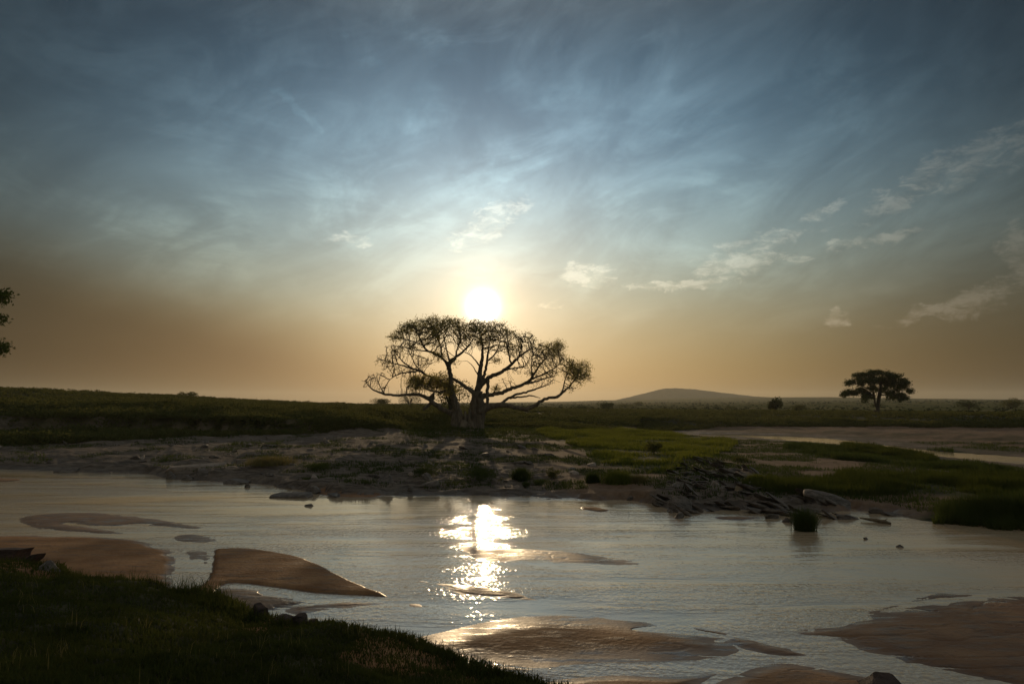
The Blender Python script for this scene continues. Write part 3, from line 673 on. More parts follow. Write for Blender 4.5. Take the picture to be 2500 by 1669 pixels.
    mesh('crown',V-off,[f],M['leaf'],rt)
    # roots flare and aerial roots folded into the trunk flanks
    rp=[]
    for i in range(13):
        a=rng.random()*2*math.pi; b=np.array([TB[0]-.5+math.cos(a)*1.1,TB[1]+math.sin(a)*1.0,2.6-rng.random()]); e=np.array([TB[0]-.5+math.cos(a)*2.9,TB[1]+math.sin(a)*2.6,.9])
        rp.append((np.array([b,b*.5+e*.5+[0,0,-.35],e]),np.array([.42,.3,.14])))
    for i in range(9):
        x=TB[0]-2.6+rng.random()*3.4; rp.append((np.array([[x+.4*rng.random(),TB[1]-.8-.3*rng.random(),3.4+rng.random()],[x,TB[1]-1.1,1.0]]),np.array([.16,.24])))
    V,f=tube_mesh(rp); mesh('roots',V-off,[f],M['bark'],rt,smooth=True)
    tag(rt,'huge spreading fig tree with sparse leaves in front of the low sun','tree'); print('tree nodes',len(sk.P),'leaves',len(Pl))
big_tree(); print('tree',time.time()-T0)
def umbrella_tree():
    b=gp(2010,958,1.4); Yb=float(b[1])*1.0; k=320/2349/1.0   # zoom box 1980..2300 native, 7.34x
    def tr(pts,dy=0,dy2=0):
        o_=[];r_=[]
        for i,p in enumerate(pts):
            u=(1980+p[0]/7.34)*.9396; v=(870+p[1]/7.34)*.9396
            o_.append(dp(u,v,Yb+dy+(dy2-dy)*i/max(1,len(pts)-1))); r_.append(p[2]/7.34*.9396*Yb/F)
        return np.array(o_),np.array(r_)
    sk=Skel()
    for pts,dy,dy2,root in [
     ([(1185,1130,40),(1188,1050,32),(1190,950,30),(1205,850,32),(1215,760,30),(1225,680,32),(1240,600,28),(1250,500,18),(1270,400,10),(1290,340,6)],0,0,True),
     ([(1100,1110,30),(1115,1040,22),(1150,960,16)],-.5,0,True),
     ([(1185,930,20),(1160,870,16),(1140,780,14),(1130,700,14),(1120,620,12),(1070,520,9),(1000,450,8),(930,370,6)],0,1,False),
     ([(1240,620,18),(1310,560,14),(1400,480,12),(1500,430,8),(1600,400,6)],0,1,False),
     ([(1220,700,14),(1300,690,10),(1420,690,8),(1550,700,6),(1680,720,4)],0,-2,False),
     ([(1130,700,10),(1040,650,8),(900,640,7),(760,650,6),(640,660,4)],0,-2,False),
     ([(1110,600,9),(1000,560,8),(880,520,6),(760,470,4)],0,3,False),
     ([(1250,540,12),(1180,440,9),(1120,350,6),(1080,300,4)],0,-2,False),
     ([(1400,480,8),(1560,520,6),(1700,560,4),(1760,600,3)],0,3,False),
     ([(1240,580,10),(1240,450,8),(1330,360,5)],0,4,False)]:
        P,r=tr(pts,dy,dy2); sk.limb(P,r,-1 if root else None)
    LB=[(1100,385,150,55,90),(1340,395,150,60,100),(900,420,90,45,60),(1540,560,110,40,60),(840,335,70,25,60),(960,320,70,30,70),(1080,290,70,35,80),(1210,295,65,25,70),(1390,320,70,25,70),(1540,365,100,35,110),(720,450,60,25,60),(660,480,45,30,40),(880,490,85,35,80),(980,430,60,22,50),(1130,440,110,45,120),(1290,440,110,60,150),(1460,470,120,60,160),(1620,450,90,40,90),(1700,470,50,40,50),(1620,540,90,35,80),(1770,615,35,40,50),(900,600,110,35,100),(760,640,120,35,120),(640,660,60,30,60),(600,690,35,20,30),(1000,680,110,40,110),(1080,560,80,40,80),(1000,740,60,30,40),(960,790,30,25,18),(1080,730,50,20,30),(1420,650,100,40,100),(1560,690,110,35,100),(1690,735,60,25,50),(1420,750,60,30,40),(1570,760,50,20,30),(1240,600,60,40,40),(1340,580,60,30,40)]
    A=[]
    for cx,cy,rx,ry,n in LB:
        nc=max(4,n//9); sub=rdir(nc)*rng.random((nc,1))**.35; q=sub[rng.integers(0,nc,n)]+rng.normal(size=(n,3))*.16
        A.append(dp((1980+(cx+q[:,0]*rx)/7.34)*.9396,(870+(cy-q[:,2]*ry)/7.34)*.9396,Yb+rng.normal()*2+q[:,1]*2.6))
    A=np.vstack(A); sk.colonize(A,step=.35,infl=8,kill=.6,iters=45,jit=.2)
    paths,rad,tips=sk.finish(.02,2.3,.12); V,f=tube_mesh(paths); off=np.array([b[0],b[1],1.4])
    rt=empty('umbrella_tree',tuple(off)); mesh('trunk',V-off,[f],M['bark2'],rt,smooth=True)
    Pl=np.repeat(A,11,0)+rng.normal(size=(len(A)*11,3))*np.array([.40,.4,.30]); V,f=cards(Pl,.30,.6)
    mesh('crown',V-off,[f],M['leaf2'],rt); tag(rt,'dark umbrella shaped tree standing alone on the right behind the sand flat','tree')
umbrella_tree()
def edge_tree():                   # stands just outside the left edge; only branch ends reach in
    b=gp(-330,1290,1.2); b[2]=float(ground(b[0:1],b[1:2])[0]); Yb=float(b[1]); sk=Skel()
    P0=b.copy(); top=dp(-330,600,Yb); P0[2]-=.3
    sk.limb([P0,[b[0]+.15,b[1],b[2]+1.5],[b[0]-.1,b[1]+.2,3.8],top],[.26,.22,.18,.08],-1)
    tg=[(8,680),(-5,733),(8,797),(-40,640)]
    for (u,v) in tg:
        e=dp(u-14,v,Yb-.4+.5*rng.random()); s0=np.array([b[0],b[1],CH+(e[2]-CH)*.6-.2]); sk.limb([s0,(s0+e)/2+[0,0,.15],e],[.06,.035,.012])
    A=[dp(8+rng.normal(size=n)*w-4,v+rng.normal(size=n)*h,Yb-.2+rng.normal(size=n)*.25) for u,v,w,h,n in [(8,680,8,8,60),(-2,733,4,4,16),(4,797,8,8,45)]]
    n=420; q=rdir(n)*rng.random((n,1))**.4; A.append(dp(-330+q[:,0]*300,640-q[:,2]*260,Yb+q[:,1]*2.2))
    g_=A.pop(); px=(g_[:,0]/g_[:,1])*F; A.append(g_[px<-1215]); A=np.vstack(A)
    sk.colonize(A,step=.13,infl=3,kill=.2,iters=45); paths,rad,tips=sk.finish(.006,2.3,.05); V,f=tube_mesh(paths)
    rt=empty('riverside_tree',tuple(b)); mesh('trunk',V-b,[f],M['bark2'],rt,smooth=True)
    Pl=np.repeat(A,7,0)+rng.normal(size=(len(A)*7,3))*.06; V,f=cards(Pl,.075,.5); mesh('crown',V-b,[f],M['leaf2'],rt)
    tag(rt,'leafy branch tips of a tree standing off the left edge','tree')
edge_tree()
# ------------------------------------------------------------------ bushes
def bush(u,v,wpx,hpx,label,name='bush',mat='leaf2',z=None,Y=None,cat='bush',group=None,leaf=None,dens=1.6,spiky=False,ground_z=None):
    """u, v = foot of the bush in the photograph"""
    if Y is None:
        zz=.4
        for _ in range(6):
            p=gp(u,v,zz); zz=float(ground(p[0:1],p[1:2])[0])
        p[2]=zz
    else:
        p=dp(u,v,Y); p[2]=float(ground(p[0:1],p[1:2])[0]) if ground_z is None else ground_z
    sc=p[1]/F; w=wpx*sc*.5; h=max(.15,hpx*sc + (0 if Y is None else (dp(u,v,Y)[2]-p[2])))
    base=np.array(p); rt=empty(name,tuple(base))
    st=[];tips=[]
    for i in range(9):
        a=rng.random()*6.283; r=w*(.2+.6*rng.random()); e=np.array([math.cos(a)*r,math.sin(a)*r,h*(.5+.35*rng.random())]); st.append((np.array([[0,0,-.1],e*[.3,.3,.5],e]),np.array([.05,.035,.015])*max(.4,h/2))); tips.append(e)
    V,f=tube_mesh(st); mesh('stem',V,[f],M['bark2'],rt)
    ls=leaf or max(.05,min(.9,1.7*sc*1.0))
    n=int(min(2600,160+dens*2.2*(w*2*h)/(ls*ls)*2.4))
    if spiky:
        q=rng.normal(size=(n,2))*w*.33; P=np.stack([q[:,0],q[:,1],np.full(n,-.03)],1); V,f=blades(P,np.full(n,h*.75),ls*.55,.75); mesh('foliage',V,f,M[mat],rt)
    else:
        lob=[(rng.normal(size=3)*np.array([w*.38,w*.38,h*.16])+[0,0,h*.55],.35+.35*rng.random()) for _ in range(9)]
        P=[]
        for c,s_ in lob:
            k=n//9; q=rdir(k)*(.35+.65*rng.random((k,1))**.5); P.append(c+q*np.array([w*s_*1.1,w*s_*1.1,h*s_*.75]))
        P=np.vstack(P); P=P[(P[:,2]>.0)]; V,f=cards(P,ls,.6); mesh('foliage',V,[f],M[mat],rt)
    return tag(rt,label,cat,group)
bush(1780,942,36,28,'round dark bush on the plain between the hill and the umbrella tree',Y=215,leaf=.42,dens=3)
bush(1838,940,38,13,'low flat bush just right of the round dark bush',Y=260,mat='shrub')
bush(1465,934,22,12,'small pale tree at the foot of the distant hill',Y=600,mat='shrub')
bush(1390,940,40,18,'dark low bush on the skyline left of the distant hill',Y=300)
bush(1432,938,30,10,'pale low bush between the two skyline bushes near the hill',Y=420,mat='shrub')
bush(940,932,70,36,'rounded hazy bush behind the left branches of the big tree',Y=260)
bush(880,934,50,18,'low bush on the skyline left of the hazy rounded one',Y=250,mat='shrub')
bush(1035,940,110,80,'tall bush standing close behind the trunk of the big tree',Y=128,mat='shrub',leaf=.3)
bush(1335,942,30,12,'small bush on the plain below the right tip of the big tree',Y=300)
bush(435,904,44,4,'leafy bush breaking the skyline on the left slope',Y=180,mat='shrub',leaf=.3)
bush(2085,958,40,16,'dark bush at the right foot of the umbrella tree',Y=182)
bush(2012,930,30,5,'low bush behind the umbrella trunk',Y=420)
bush(2222,932,60,14,'low dark scrub bush near the right edge of the plain',Y=300)
bush(2320,930,50,14,'low dark scrub bush at the far right edge of the plain',Y=320,mat='shrub')
bush(1675,941,26,9,'tiny bush on the plain left of the round dark bush',Y=330,mat='shrub')
bush(1500,1040,50,26,'dark rounded shrub in the bright green grass',leaf=.12,mat='shrub')
bush(1270,1092,28,20,'dark shrub on the gravel right of the grass tufts',leaf=.08,mat='shrub')
bush(1195,1096,46,28,'olive shrub with upright stems on the gravel shore',mat='reed',spiky=True,leaf=.05)
bush(1100,1098,100,30,'wide weedy clump near the water below the big tree',mat='reed',leaf=.08)
bush(1420,1108,80,34,'yellow green grass tussock on the gravel',mat='grass',spiky=True,leaf=.06,cat='tussock',name='tussock')
bush(1360,1106,36,26,'dark grass tussock left of the yellow green one',mat='reed',spiky=True,leaf=.05,cat='tussock',name='tussock')
bush(1465,1106,46,20,'small pale grass tussock right of the yellow green one',mat='straw',spiky=True,leaf=.05,cat='tussock',name='tussock')
bush(1205,1119,20,14,'tiny dark weed by the waterline below the shrubs',mat='reed',leaf=.05)
bush(1240,1112,44,12,'low dark weed patch by the waterline',mat='reed',leaf=.05)
bush(1846,1204,46,44,'bushy grass clump growing out of the river',mat='reed',spiky=True,leaf=.045,cat='tussock',name='tussock',ground_z=-.05,Y=27.6)
bush(620,1068,130,22,'yellowish grass clump among the grey rocks on the left shelf',mat='straw',spiky=True,leaf=.05,cat='tussock',name='tussock')
bush(730,1076,90,14,'low olive weeds on the left rock shelf',mat='reed',leaf=.06)
bush(970,1108,60,20,'weedy bush behind the big boulder at the shore',mat='reed',leaf=.06)
bush(1735,1112,50,26,'green weed clump among the jagged rock slabs',mat='grass',spiky=True,leaf=.05,cat='tussock',name='tussock')
bush(1700,1058,40,10,'small shrub on the bare rise of the island',mat='shrub')
# ------------------------------------------------------------------ rocks
import bmesh
def rock_mesh(name,dims,seed,npts=16,mat='rock',layers=0):
    rr=np.random.default_rng(seed); bm=bmesh.new()
    q=rr.normal(size=(npts,3)); q/=np.abs(q).max(1)[:,None]**.7*np.linalg.norm(q,axis=1)[:,None]**.3
    for p in q: bm.verts.new(p*np.array(dims)*.5)
    r=bmesh.ops.convex_hull(bm,input=bm.verts)
    junk=[v for v in bm.verts if not v.link_faces]; bmesh.ops.delete(bm,geom=junk,context='VERTS')
    bmesh.ops.dissolve_limit(bm,angle_limit=R(7),verts=bm.verts,edges=bm.edges)
    bmesh.ops.bevel(bm,geom=list(bm.edges),offset=min(dims)*.05,segments=1,affect='EDGES')
    bmesh.ops.triangulate(bm,faces=bm.faces); bmesh.ops.subdivide_edges(bm,edges=bm.edges,cuts=2,use_grid_fill=True)
    s=min(dims)
    for v in bm.verts:
        n=fbm(np.array([v.co.x*3/s*.5+seed]),np.array([v.co.y*3/s*.5+v.co.z*5/s]),seed,3)[0]-.45
        v.co+=v.co.normalized()*n*s*.16
        if layers: v.co.x+=math.sin(v.co.z/s*layers*3.14+seed)*s*.05
    me=bpy.data.meshes.new(name); bm.to_mesh(me); bm.free(); me.materials.append(M[mat]); return me
def place(me,name,p,rot,label,cat='rock',group=None,sc=1.0):
    o=bpy.data.objects.new(name,me); COL.objects.link(o); o.location=p; o.rotation_euler=rot
    o.scale=(sc,)*3 if isinstance(sc,(int,float)) else sc
    return tag(o,label,cat,group)
def foot(u,v,z=None):
    if z is not None: return gp(u,v,z)
    zz=.2
    for _ in range(6): p=gp(u,v,zz); zz=float(ground(p[0:1],p[1:2])[0])
    p[2]=zz; return p
def rock(u,v,w,h,dp_,label,seed,rot=(0,0,0),mat='rock',z=0.0,cat='rock',name='rock',npts=16,layers=0):
    p=foot(u,v,z); s=p[1]/F; me=rock_mesh(name,(w*s,w*s*dp_,h*s*1.7),seed,npts,mat,layers); p[2]+=h*s*.15
    return place(me,name,p,rot,label,cat)
rock(880,1117,58,30,.8,'large angular boulder at the far shore left of the glitter path',11,(0,-.3,.2),z=.1)
rock(848,1118,44,12,1.2,'flat dark slab beside the large shore boulder',12,(0,.05,0),z=.05)
rock(985,1120,52,16,.8,'dark wedge of rock lying on the gravel right of the large boulder',13,(0,-.35,.1),z=.15)
rock(940,1132,14,18,.8,'small pointed rock standing at the waterline',14,(0,.2,0))
rock(668,1139,96,9,.5,'long flat slab lying in the shallows off the rock shelf',15,(.05,0,.03),npts=22)
rock(714,1131,44,16,.8,'blocky brown rock joining the long flat slab',16)
rock(708,1160,22,5,.35,'small dark stone alone in open water below the flat slab',17,(0,-.15,.2))
rock(567,1117,13,10,.8,'tiny pointed stone off the left rock shelf',18)
rock(390,1098,30,18,.7,'leaning dark rock at the left shelf waterline',19,(0,-.6,0))
rock(430,1101,28,12,.8,'low dark rock right of the leaning one',20)
rock(480,1097,52,26,.9,'bulky dark rock overhanging the water on the left shelf',21)
rock(545,1108,60,9,.8,'thin flat rock by the left shelf waterline',22,(0,.1,0))
rock(150,1082,52,10,.8,'low black rock at the left shoreline',23)
rock(455,1073,130,12,.7,'pale layered slab on the left shelf catching the light',24,(.05,-.06,.05),'palerock',z=.5,npts=22)
rock(520,1082,70,13,.7,'smaller pale layered slab below the long one',25,(0,-.1,0),'palerock',z=.35,npts=20)
rock(1445,1147,17,10,.8,'small round stone in the water left of the brown boulder',26)
rock(1487,1145,34,22,.9,'rounded boulder at the shore before the jagged ledge',27)
rock(1565,1146,64,40,.8,'tall jagged block at the left end of the ledge',28,(0,.35,.1),npts=18,layers=3)
rock(1562,1172,62,34,.7,'big tilted block standing in the water in front of the ledge',29,(0,.45,.1),npts=18,layers=3)
rock(1558,1188,24,14,.8,'small split stone in the water below the big tilted block',30)
rock(1523,1158,20,12,.8,'small dark stone left of the big tilted block',31)
rock(1771,1188,34,14,.7,'humped stone in the water left of the grass clump',32,(0,-.1,0))
rock(1805,1197,25,9,.7,'flat little stone between the humped one and the grass clump',33)
rock(1825,1165,34,26,.6,'pointed slab at the shore left of the grass clump',34,(0,.7,0))
rock(1895,1160,110,30,.6,'long dark sloping slab behind the grass clump',35,(0,.25,.1),npts=20,layers=2,z=.1)
rock(1945,1189,52,12,.7,'low black stone bar in the shallows right of the grass clump',36,(0,.08,-.1))
rock(2005,1176,34,14,.8,'small grey stone at the shore beside the driftwood',37)
rock(2048,1181,44,6,.8,'thin flat stone near the dark overhanging grass',38,(0,.1,0))
rock(1986,1236,13,5,.8,'tiny dark stone alone in the river on the right',39)
rock(2064,1254,15,6,.8,'slightly larger dark stone alone in the river on the right',40,(0,-.2,0))
rock(1694,1128,17,22,.6,'bright tan pointed rock standing on the jagged ledge',41,(0,.25,.0),'tanrock',z=.55,npts=12)
rock(1640,1118,24,14,.6,'pinkish slanting slab left of the bright tan rock',42,(0,.5,0),'palerock',z=.5,npts=12)
rock(1230,1085,16,10,.8,'small rounded grey stone left of the gravel shrubs',43,z=.3,mat='palerock')
rock(1165,1120,16,10,.8,'pale stone by the waterline below the big tree',44,z=.15,mat='palerock')
rock(1185,1121,20,10,.8,'grey wedge stone beside the pale waterline stone',45,z=.15,mat='palerock')
rock(1315,1085,34,14,.8,'broad dark stone on the gravel below the green grass',46,z=.3)
rock(1360,1072,30,12,.8,'flat pale stone at the edge of the green grass',47,z=.4,mat='palerock')
rock(1065,1072,30,9,.8,'low grey stone on the gravel below the tree mound',48,z=.5,mat='palerock')
# foreground stones and clods
def near_rock(u,v,w,h,dp_,label,seed,rot=(0,0,0),mat='clod',z=NBZ,name='rock',cat='rock',npts=16):
    p=gp(u,v,z); w*=1.15; h*=1.35; s=p[1]/F; me=rock_mesh(name,(w*s,w*s*dp_,h*s*2.0),seed,npts,mat); return place(me,name,p,rot,label,cat)
near_rock(2035,1590,95,34,.8,'black rounded rock top at the bottom right edge',51,(0,.05,0),z=.9)
def wedge(prof,z,depth,label):
    P=gp(np.array([a for a,b in prof]),np.array([b for a,b in prof]),z); c=P.mean(0); Yc=float(c[1]); Q=dp(np.array([a for a,b in prof],float),np.array([b for a,b in prof],float),Yc)
    n=len(prof); sh=(rng.random((n,3))-.5)*.05; V=np.vstack([Q,Q*[1,1,1]+sh+[.10,depth,-.04]]); ctr=V.mean(0)
    bm=bmesh.new(); vv=[bm.verts.new(p-ctr) for p in V]
    bm.faces.new(vv[:n]); bm.faces.new(vv[n:][::-1]); [bm.faces.new((vv[a],vv[n+a],vv[n+(a+1)%n],vv[(a+1)%n])) for a in range(n)]
    bmesh.ops.recalc_face_normals(bm,faces=bm.faces); bmesh.ops.bevel(bm,geom=list(bm.edges),offset=.012,segments=1,affect='EDGES')
    me=bpy.data.meshes.new('rock'); bm.to_mesh(me); bm.free(); me.materials.append(M['clod']); place(me,'rock',ctr,(0,0,0),label)
wedge([(-45,1259),(-5,1260),(22,1259),(43,1260),(36,1268),(30,1277),(28,1300),(-45,1306)],1.2,.45,'flat black slab jutting from the left bank over the sandbar')
wedge([(86,1269),(78,1278),(66,1290),(60,1310),(30,1306),(44,1288),(62,1277),(72,1271)],1.2,.2,'pointed black slab just right of the flat one on the left bank')
near_rock(597,1412,34,22,.8,'pointed earth clod on the near bank edge',54,(0,0,0),npts=10)
near_rock(688,1428,30,16,.8,'knobbly earth clod right of the pointed one',55,z=1.2)
near_rock(716,1436,28,12,.8,'small knobbly earth clod at the end of the row',56,z=1.15)
near_rock(648,1424,46,12,.8,'low dark clod between the pointed and knobbly clods',57,z=1.15)
near_rock(110,1308,60,18,.9,'broad grey boulder half buried in the left bank turf',58,z=1.2,mat='rock')
# driftwood
def driftwood(u,v,L,ang,label):
    p=gp(u,v,.03); s=p[1]/F; l=L*s*.5; dx,dy=math.cos(ang)*l,math.sin(ang)*l*3
    V,f=tube_mesh([(np.array([[-dx,-dy,.08],[0,0,.05],[dx*.6,dy*.6,.03],[dx,dy,.0]]),np.array([.03,.07,.08,.05])*1.1),(np.array([[dx*.5,dy*.5,.05],[dx*1.1,dy*.3,.14]]),np.array([.04,.015]))])
    o=mesh('driftwood',V,[f],M['wood']); o.location=p; tag(o,label,'driftwood')
driftwood(2008,1196,46,-.35,'brown log of driftwood stranded in the shallows right of the grass clump')
driftwood(1120,1052,60,.1,'dry fallen branch on the gravel below the tree mound')
# jagged slab ledge: each slab its own thing
slabs=[rock_mesh('tilted_rock',(1.25,.6,.17),60+i,20,'rock',3) for i in range(7)]
PP=W([(1500,1164),(1515,1130),(1545,1090),(1570,1066),(1620,1062),(1700,1082),(1790,1112),(1900,1150),(1960,1172),(1850,1174),(1560,1170)],.3,True,3)
pts=inpoly(PP,170)
for i,q in enumerate(pts):
    z=float(ground(q[0:1],q[1:2])[0]); sc=.30+.72*rng.random()**1.5
    place(slabs[i%7],'tilted_rock',(q[0],q[1],max(z,0)+.11*sc),(R(-20)+rng.normal()*.15,R(19)+rng.normal()*.20,R(-24)+rng.normal()*.40),'dark tilted slab in the jagged rock ledge at the far shore, right of centre','rock slab','tilted slabs of the jagged rock ledge',(sc,sc*(.7+.6*rng.random()),sc*(.7+.7*rng.random())))
# loose stones over the left shelf
sm=[rock_mesh('stone',(.9,.6,.28),80+i,14,'rock') for i in range(5)]+[rock_mesh('stone',(.8,.5,.25),90+i,14,'palerock') for i in range(2)]
SP_=W([(-40,1060),(-40,1015),(400,1012),(800,1018),(1000,1030),(1240,1030),(1330,1060),(1300,1110),(1050,1115),(760,1110),(600,1090),(330,1072)],.8,True,3)
for i,q in enumerate(inpoly(SP_,190)):
    z=float(ground(q[0:1],q[1:2])[0]); sc=.3+1.1*rng.random()**2
    place(sm[i%7],'stone',(q[0],q[1],z+.03),(rng.normal()*.2,R(12)+rng.normal()*.25,R(-20)+rng.normal()*.5),'small angular grey stone lying on the rocky far shore below the big tree and brush','stone','loose stones on the far rock shelf',(sc,sc,sc*(.7+.7*rng.random())))
print('rocks',time.time()-T0)
# ------------------------------------------------------------------ haze
SUN_AZ,SUN_EL=[float(a) for a in azel(1108,704)]
print('sun az el',SUN_AZ,SUN_EL)
HX=7600
v=[(x,y,z) for z in (-14,130) for x,y in ((-HX,-HX),(HX,-HX),(HX,HX),(-HX,HX))]
m,nt=NT('haze_air'); pv=N(nt,'ShaderNodeVolumePrincipled',inp={'Color':(.86,.86,.78,1),'Density':9.5e-5,'Anisotropy':.5})
pv.inputs['Density Attribute'].default_value=''
nt.links.new(pv.outputs[0],N(nt,'ShaderNodeOutputMaterial').inputs['Volume'])
m.cycles.homogeneous_volume=True
o=mesh('haze',v,[[(3,2,1,0),(4,5,6,7),(0,1,5,4),(1,2,6,5),(2,3,7,6),(3,0,4,7)]],m); tag(o,'thin warm evening haze over the plain','haze',kind='stuff')
# ------------------------------------------------------------------ sun
L=bpy.data.lights.new('sun','SUN'); L.energy=1.45; L.angle=R(.53); L.color=(1.0,.71,.40)
so=bpy.data.objects.new('sun',L); COL.objects.link(so)
sd=Vector((math.sin(R(SUN_AZ))*math.cos(R(SUN_EL)),math.cos(R(SUN_AZ))*math.cos(R(SUN_EL)),math.sin(R(SUN_EL))))
so.rotation_euler=sd.to_track_quat('Z','Y').to_euler(); so.location=(0,0,60)
# ------------------------------------------------------------------ sky
def sky():
    w=bpy.data.worlds.new('World'); S.world=w; w.use_nodes=True; nt=w.node_tree; nt.nodes.clear()
    vec=N(nt,'ShaderNodeTexCoord').outputs['Generated']
    s=N(nt,'ShaderNodeSeparateXYZ',inp={0:vec}); x,y,z=s.outputs
    az=mth(nt,'MULTIPLY',mth(nt,'ARCTAN2',x,y),180/math.pi); el=mth(nt,'MULTIPLY',mth(nt,'ARCSINE',z),180/math.pi)
    # vertical run of colour, away from the sun
    ramp=N(nt,'ShaderNodeValToRGB'); cr=ramp.color_ramp; cr.interpolation='B_SPLINE'
    def lin(c): return tuple(((q/255)/12.92 if q/255<=.04045 else ((q/255+.055)/1.055)**2.4) for q in c)
    stops=[(-90,(20,16,12)),(-2,(120,92,50)),(0.5,(160,122,62)),(3,(158,128,72)),(6,(158,144,102)),(9,(154,160,136)),(13,(138,165,164)),(18.5,(108,152,174)),(24,(74,122,150)),(31,(42,86,112)),(50,(128,122,108)),(90,(124,116,102))]  # stops above the view brightened and warmed for the light on the ground
    f=lambda e:(e+90)/180
    while len(cr.elements)<len(stops): cr.elements.new(.5)
    for e,(p,c) in zip(cr.elements,stops): e.position=f(p); e.color=(*lin(c),1)
    nt.links.new(mth(nt,'DIVIDE',mth(nt,'ADD',el,90),180),ramp.inputs[0]); base=ramp.outputs[0]
    # falls off around the sun, brightened again outside the view to light the ground
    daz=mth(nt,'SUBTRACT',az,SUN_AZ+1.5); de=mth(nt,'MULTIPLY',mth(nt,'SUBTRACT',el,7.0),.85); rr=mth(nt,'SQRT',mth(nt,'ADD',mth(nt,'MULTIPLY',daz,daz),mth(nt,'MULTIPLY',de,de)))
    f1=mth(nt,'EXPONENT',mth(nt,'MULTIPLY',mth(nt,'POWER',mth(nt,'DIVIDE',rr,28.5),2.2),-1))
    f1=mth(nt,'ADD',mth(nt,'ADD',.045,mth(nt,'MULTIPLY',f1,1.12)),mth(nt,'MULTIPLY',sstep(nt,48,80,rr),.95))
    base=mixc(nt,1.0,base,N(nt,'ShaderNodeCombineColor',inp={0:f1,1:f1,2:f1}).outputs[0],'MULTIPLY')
    # faint real sky model underneath
    nis=N(nt,'ShaderNodeTexSky'); nis.sky_type='NISHITA'; nis.sun_disc=False; nis.sun_elevation=R(SUN_EL); nis.sun_rotation=R(SUN_AZ); nis.dust_density=3.0; nis.air_density=1.0
    # streaks of high cloud
    zz=mth(nt,'ADD',mth(nt,'MAXIMUM',z,0.0),.12); px=mth(nt,'DIVIDE',x,zz); py=mth(nt,'DIVIDE',y,zz)
    pv_=N(nt,'ShaderNodeCombineXYZ',inp={0:px,1:py,2:0.0}).outputs[0]
    c1=noise(nt,mapping(nt,pv_,(1.1,.6,1),(0,0,.75)),1.1,8,.62,.9); c2=noise(nt,mapping(nt,pv_,(.9,.7,1),(0,0,-.6)),1.7,9,.66,1.0)
    def rot_scale(a,sc): return mapping(nt,mapping(nt,vec,(1,1,1),(0,R(a),0)),sc)
    c3=noise(nt,rot_scale(33,(1.3,1.3,3.0)),2.4,8,.58,1.1); c4=noise(nt,rot_scale(20,(1.5,1.5,3.4)),4.2,8,.6,1.3)
    c1=mth(nt,'ADD',mth(nt,'MULTIPLY',c1,.25),mth(nt,'MULTIPLY',c3,.75)); c2=mth(nt,'ADD',mth(nt,'MULTIPLY',c2,.5),mth(nt,'MULTIPLY',c4,.5))
    ci=mth(nt,'MULTIPLY',sstep(nt,.36,.70,c1),1.0); ci=mth(nt,'ADD',mth(nt,'MULTIPLY',ci,.6),mth(nt,'MULTIPLY',sstep(nt,.44,.66,c2),.5))
    ci=mth(nt,'MULTIPLY',ci,sstep(nt,2,14,el))
    k=mth(nt,'ADD',.82,mth(nt,'MULTIPLY',ci,.36)); k2=mth(nt,'ADD',.85,mth(nt,'MULTIPLY',ci,.30))
    base=mixc(nt,1.0,base,N(nt,'ShaderNodeCombineColor',inp={0:k,1:k,2:k2}).outputs[0],'MULTIPLY')
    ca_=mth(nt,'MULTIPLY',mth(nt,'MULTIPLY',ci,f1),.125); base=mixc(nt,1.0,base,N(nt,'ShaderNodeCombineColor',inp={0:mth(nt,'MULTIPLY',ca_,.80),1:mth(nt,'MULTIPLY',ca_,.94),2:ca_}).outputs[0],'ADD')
    # brown smoke bank lying on the left horizon
    edge=N(nt,'ShaderNodeFloatCurve'); 
    t=mth(nt,'MULTIPLY',mth(nt,'ADD',az,20.0),-.30)         # rises to the left of azimuth -20
    top=mth(nt,'ADD',5.4,mth(nt,'ADD',mth(nt,'MULTIPLY',t,.85),mth(nt,'MULTIPLY',noise(nt,mapping(nt,vec,(3,3,3)),2.0,4),1.5)))
    nt.nodes.remove(edge)
    sm_=sstep(nt,3.2,-3.2,mth(nt,'SUBTRACT',el,top)); sm_=mth(nt,'MULTIPLY',sm_,sstep(nt,-4,-22,az)); sm_=mth(nt,'MULTIPLY',sm_,mth(nt,'SUBTRACT',1.0,mth(nt,'MULTIPLY',sstep(nt,4,-1,el),.35)))
    base=mixc(nt,sm_,base,mixc(nt,1.0,base,(.40,.27,.15),'MULTIPLY'))
    # dim bank on the far right horizon
    sr=mth(nt,'MULTIPLY',sstep(nt,20,34,az),sstep(nt,14,2,el)); base=mixc(nt,mth(nt,'MULTIPLY',sr,.6),base,mixc(nt,1.0,base,(.75,.66,.6),'MULTIPLY'))
    # separate small clouds
    wv=noise(nt,vec,7,3,.5,0,True); 
    cn=noise(nt,mapping(nt,vec,(1,1,2.4),(0,R(-14),0)),34,8,.68,.5)
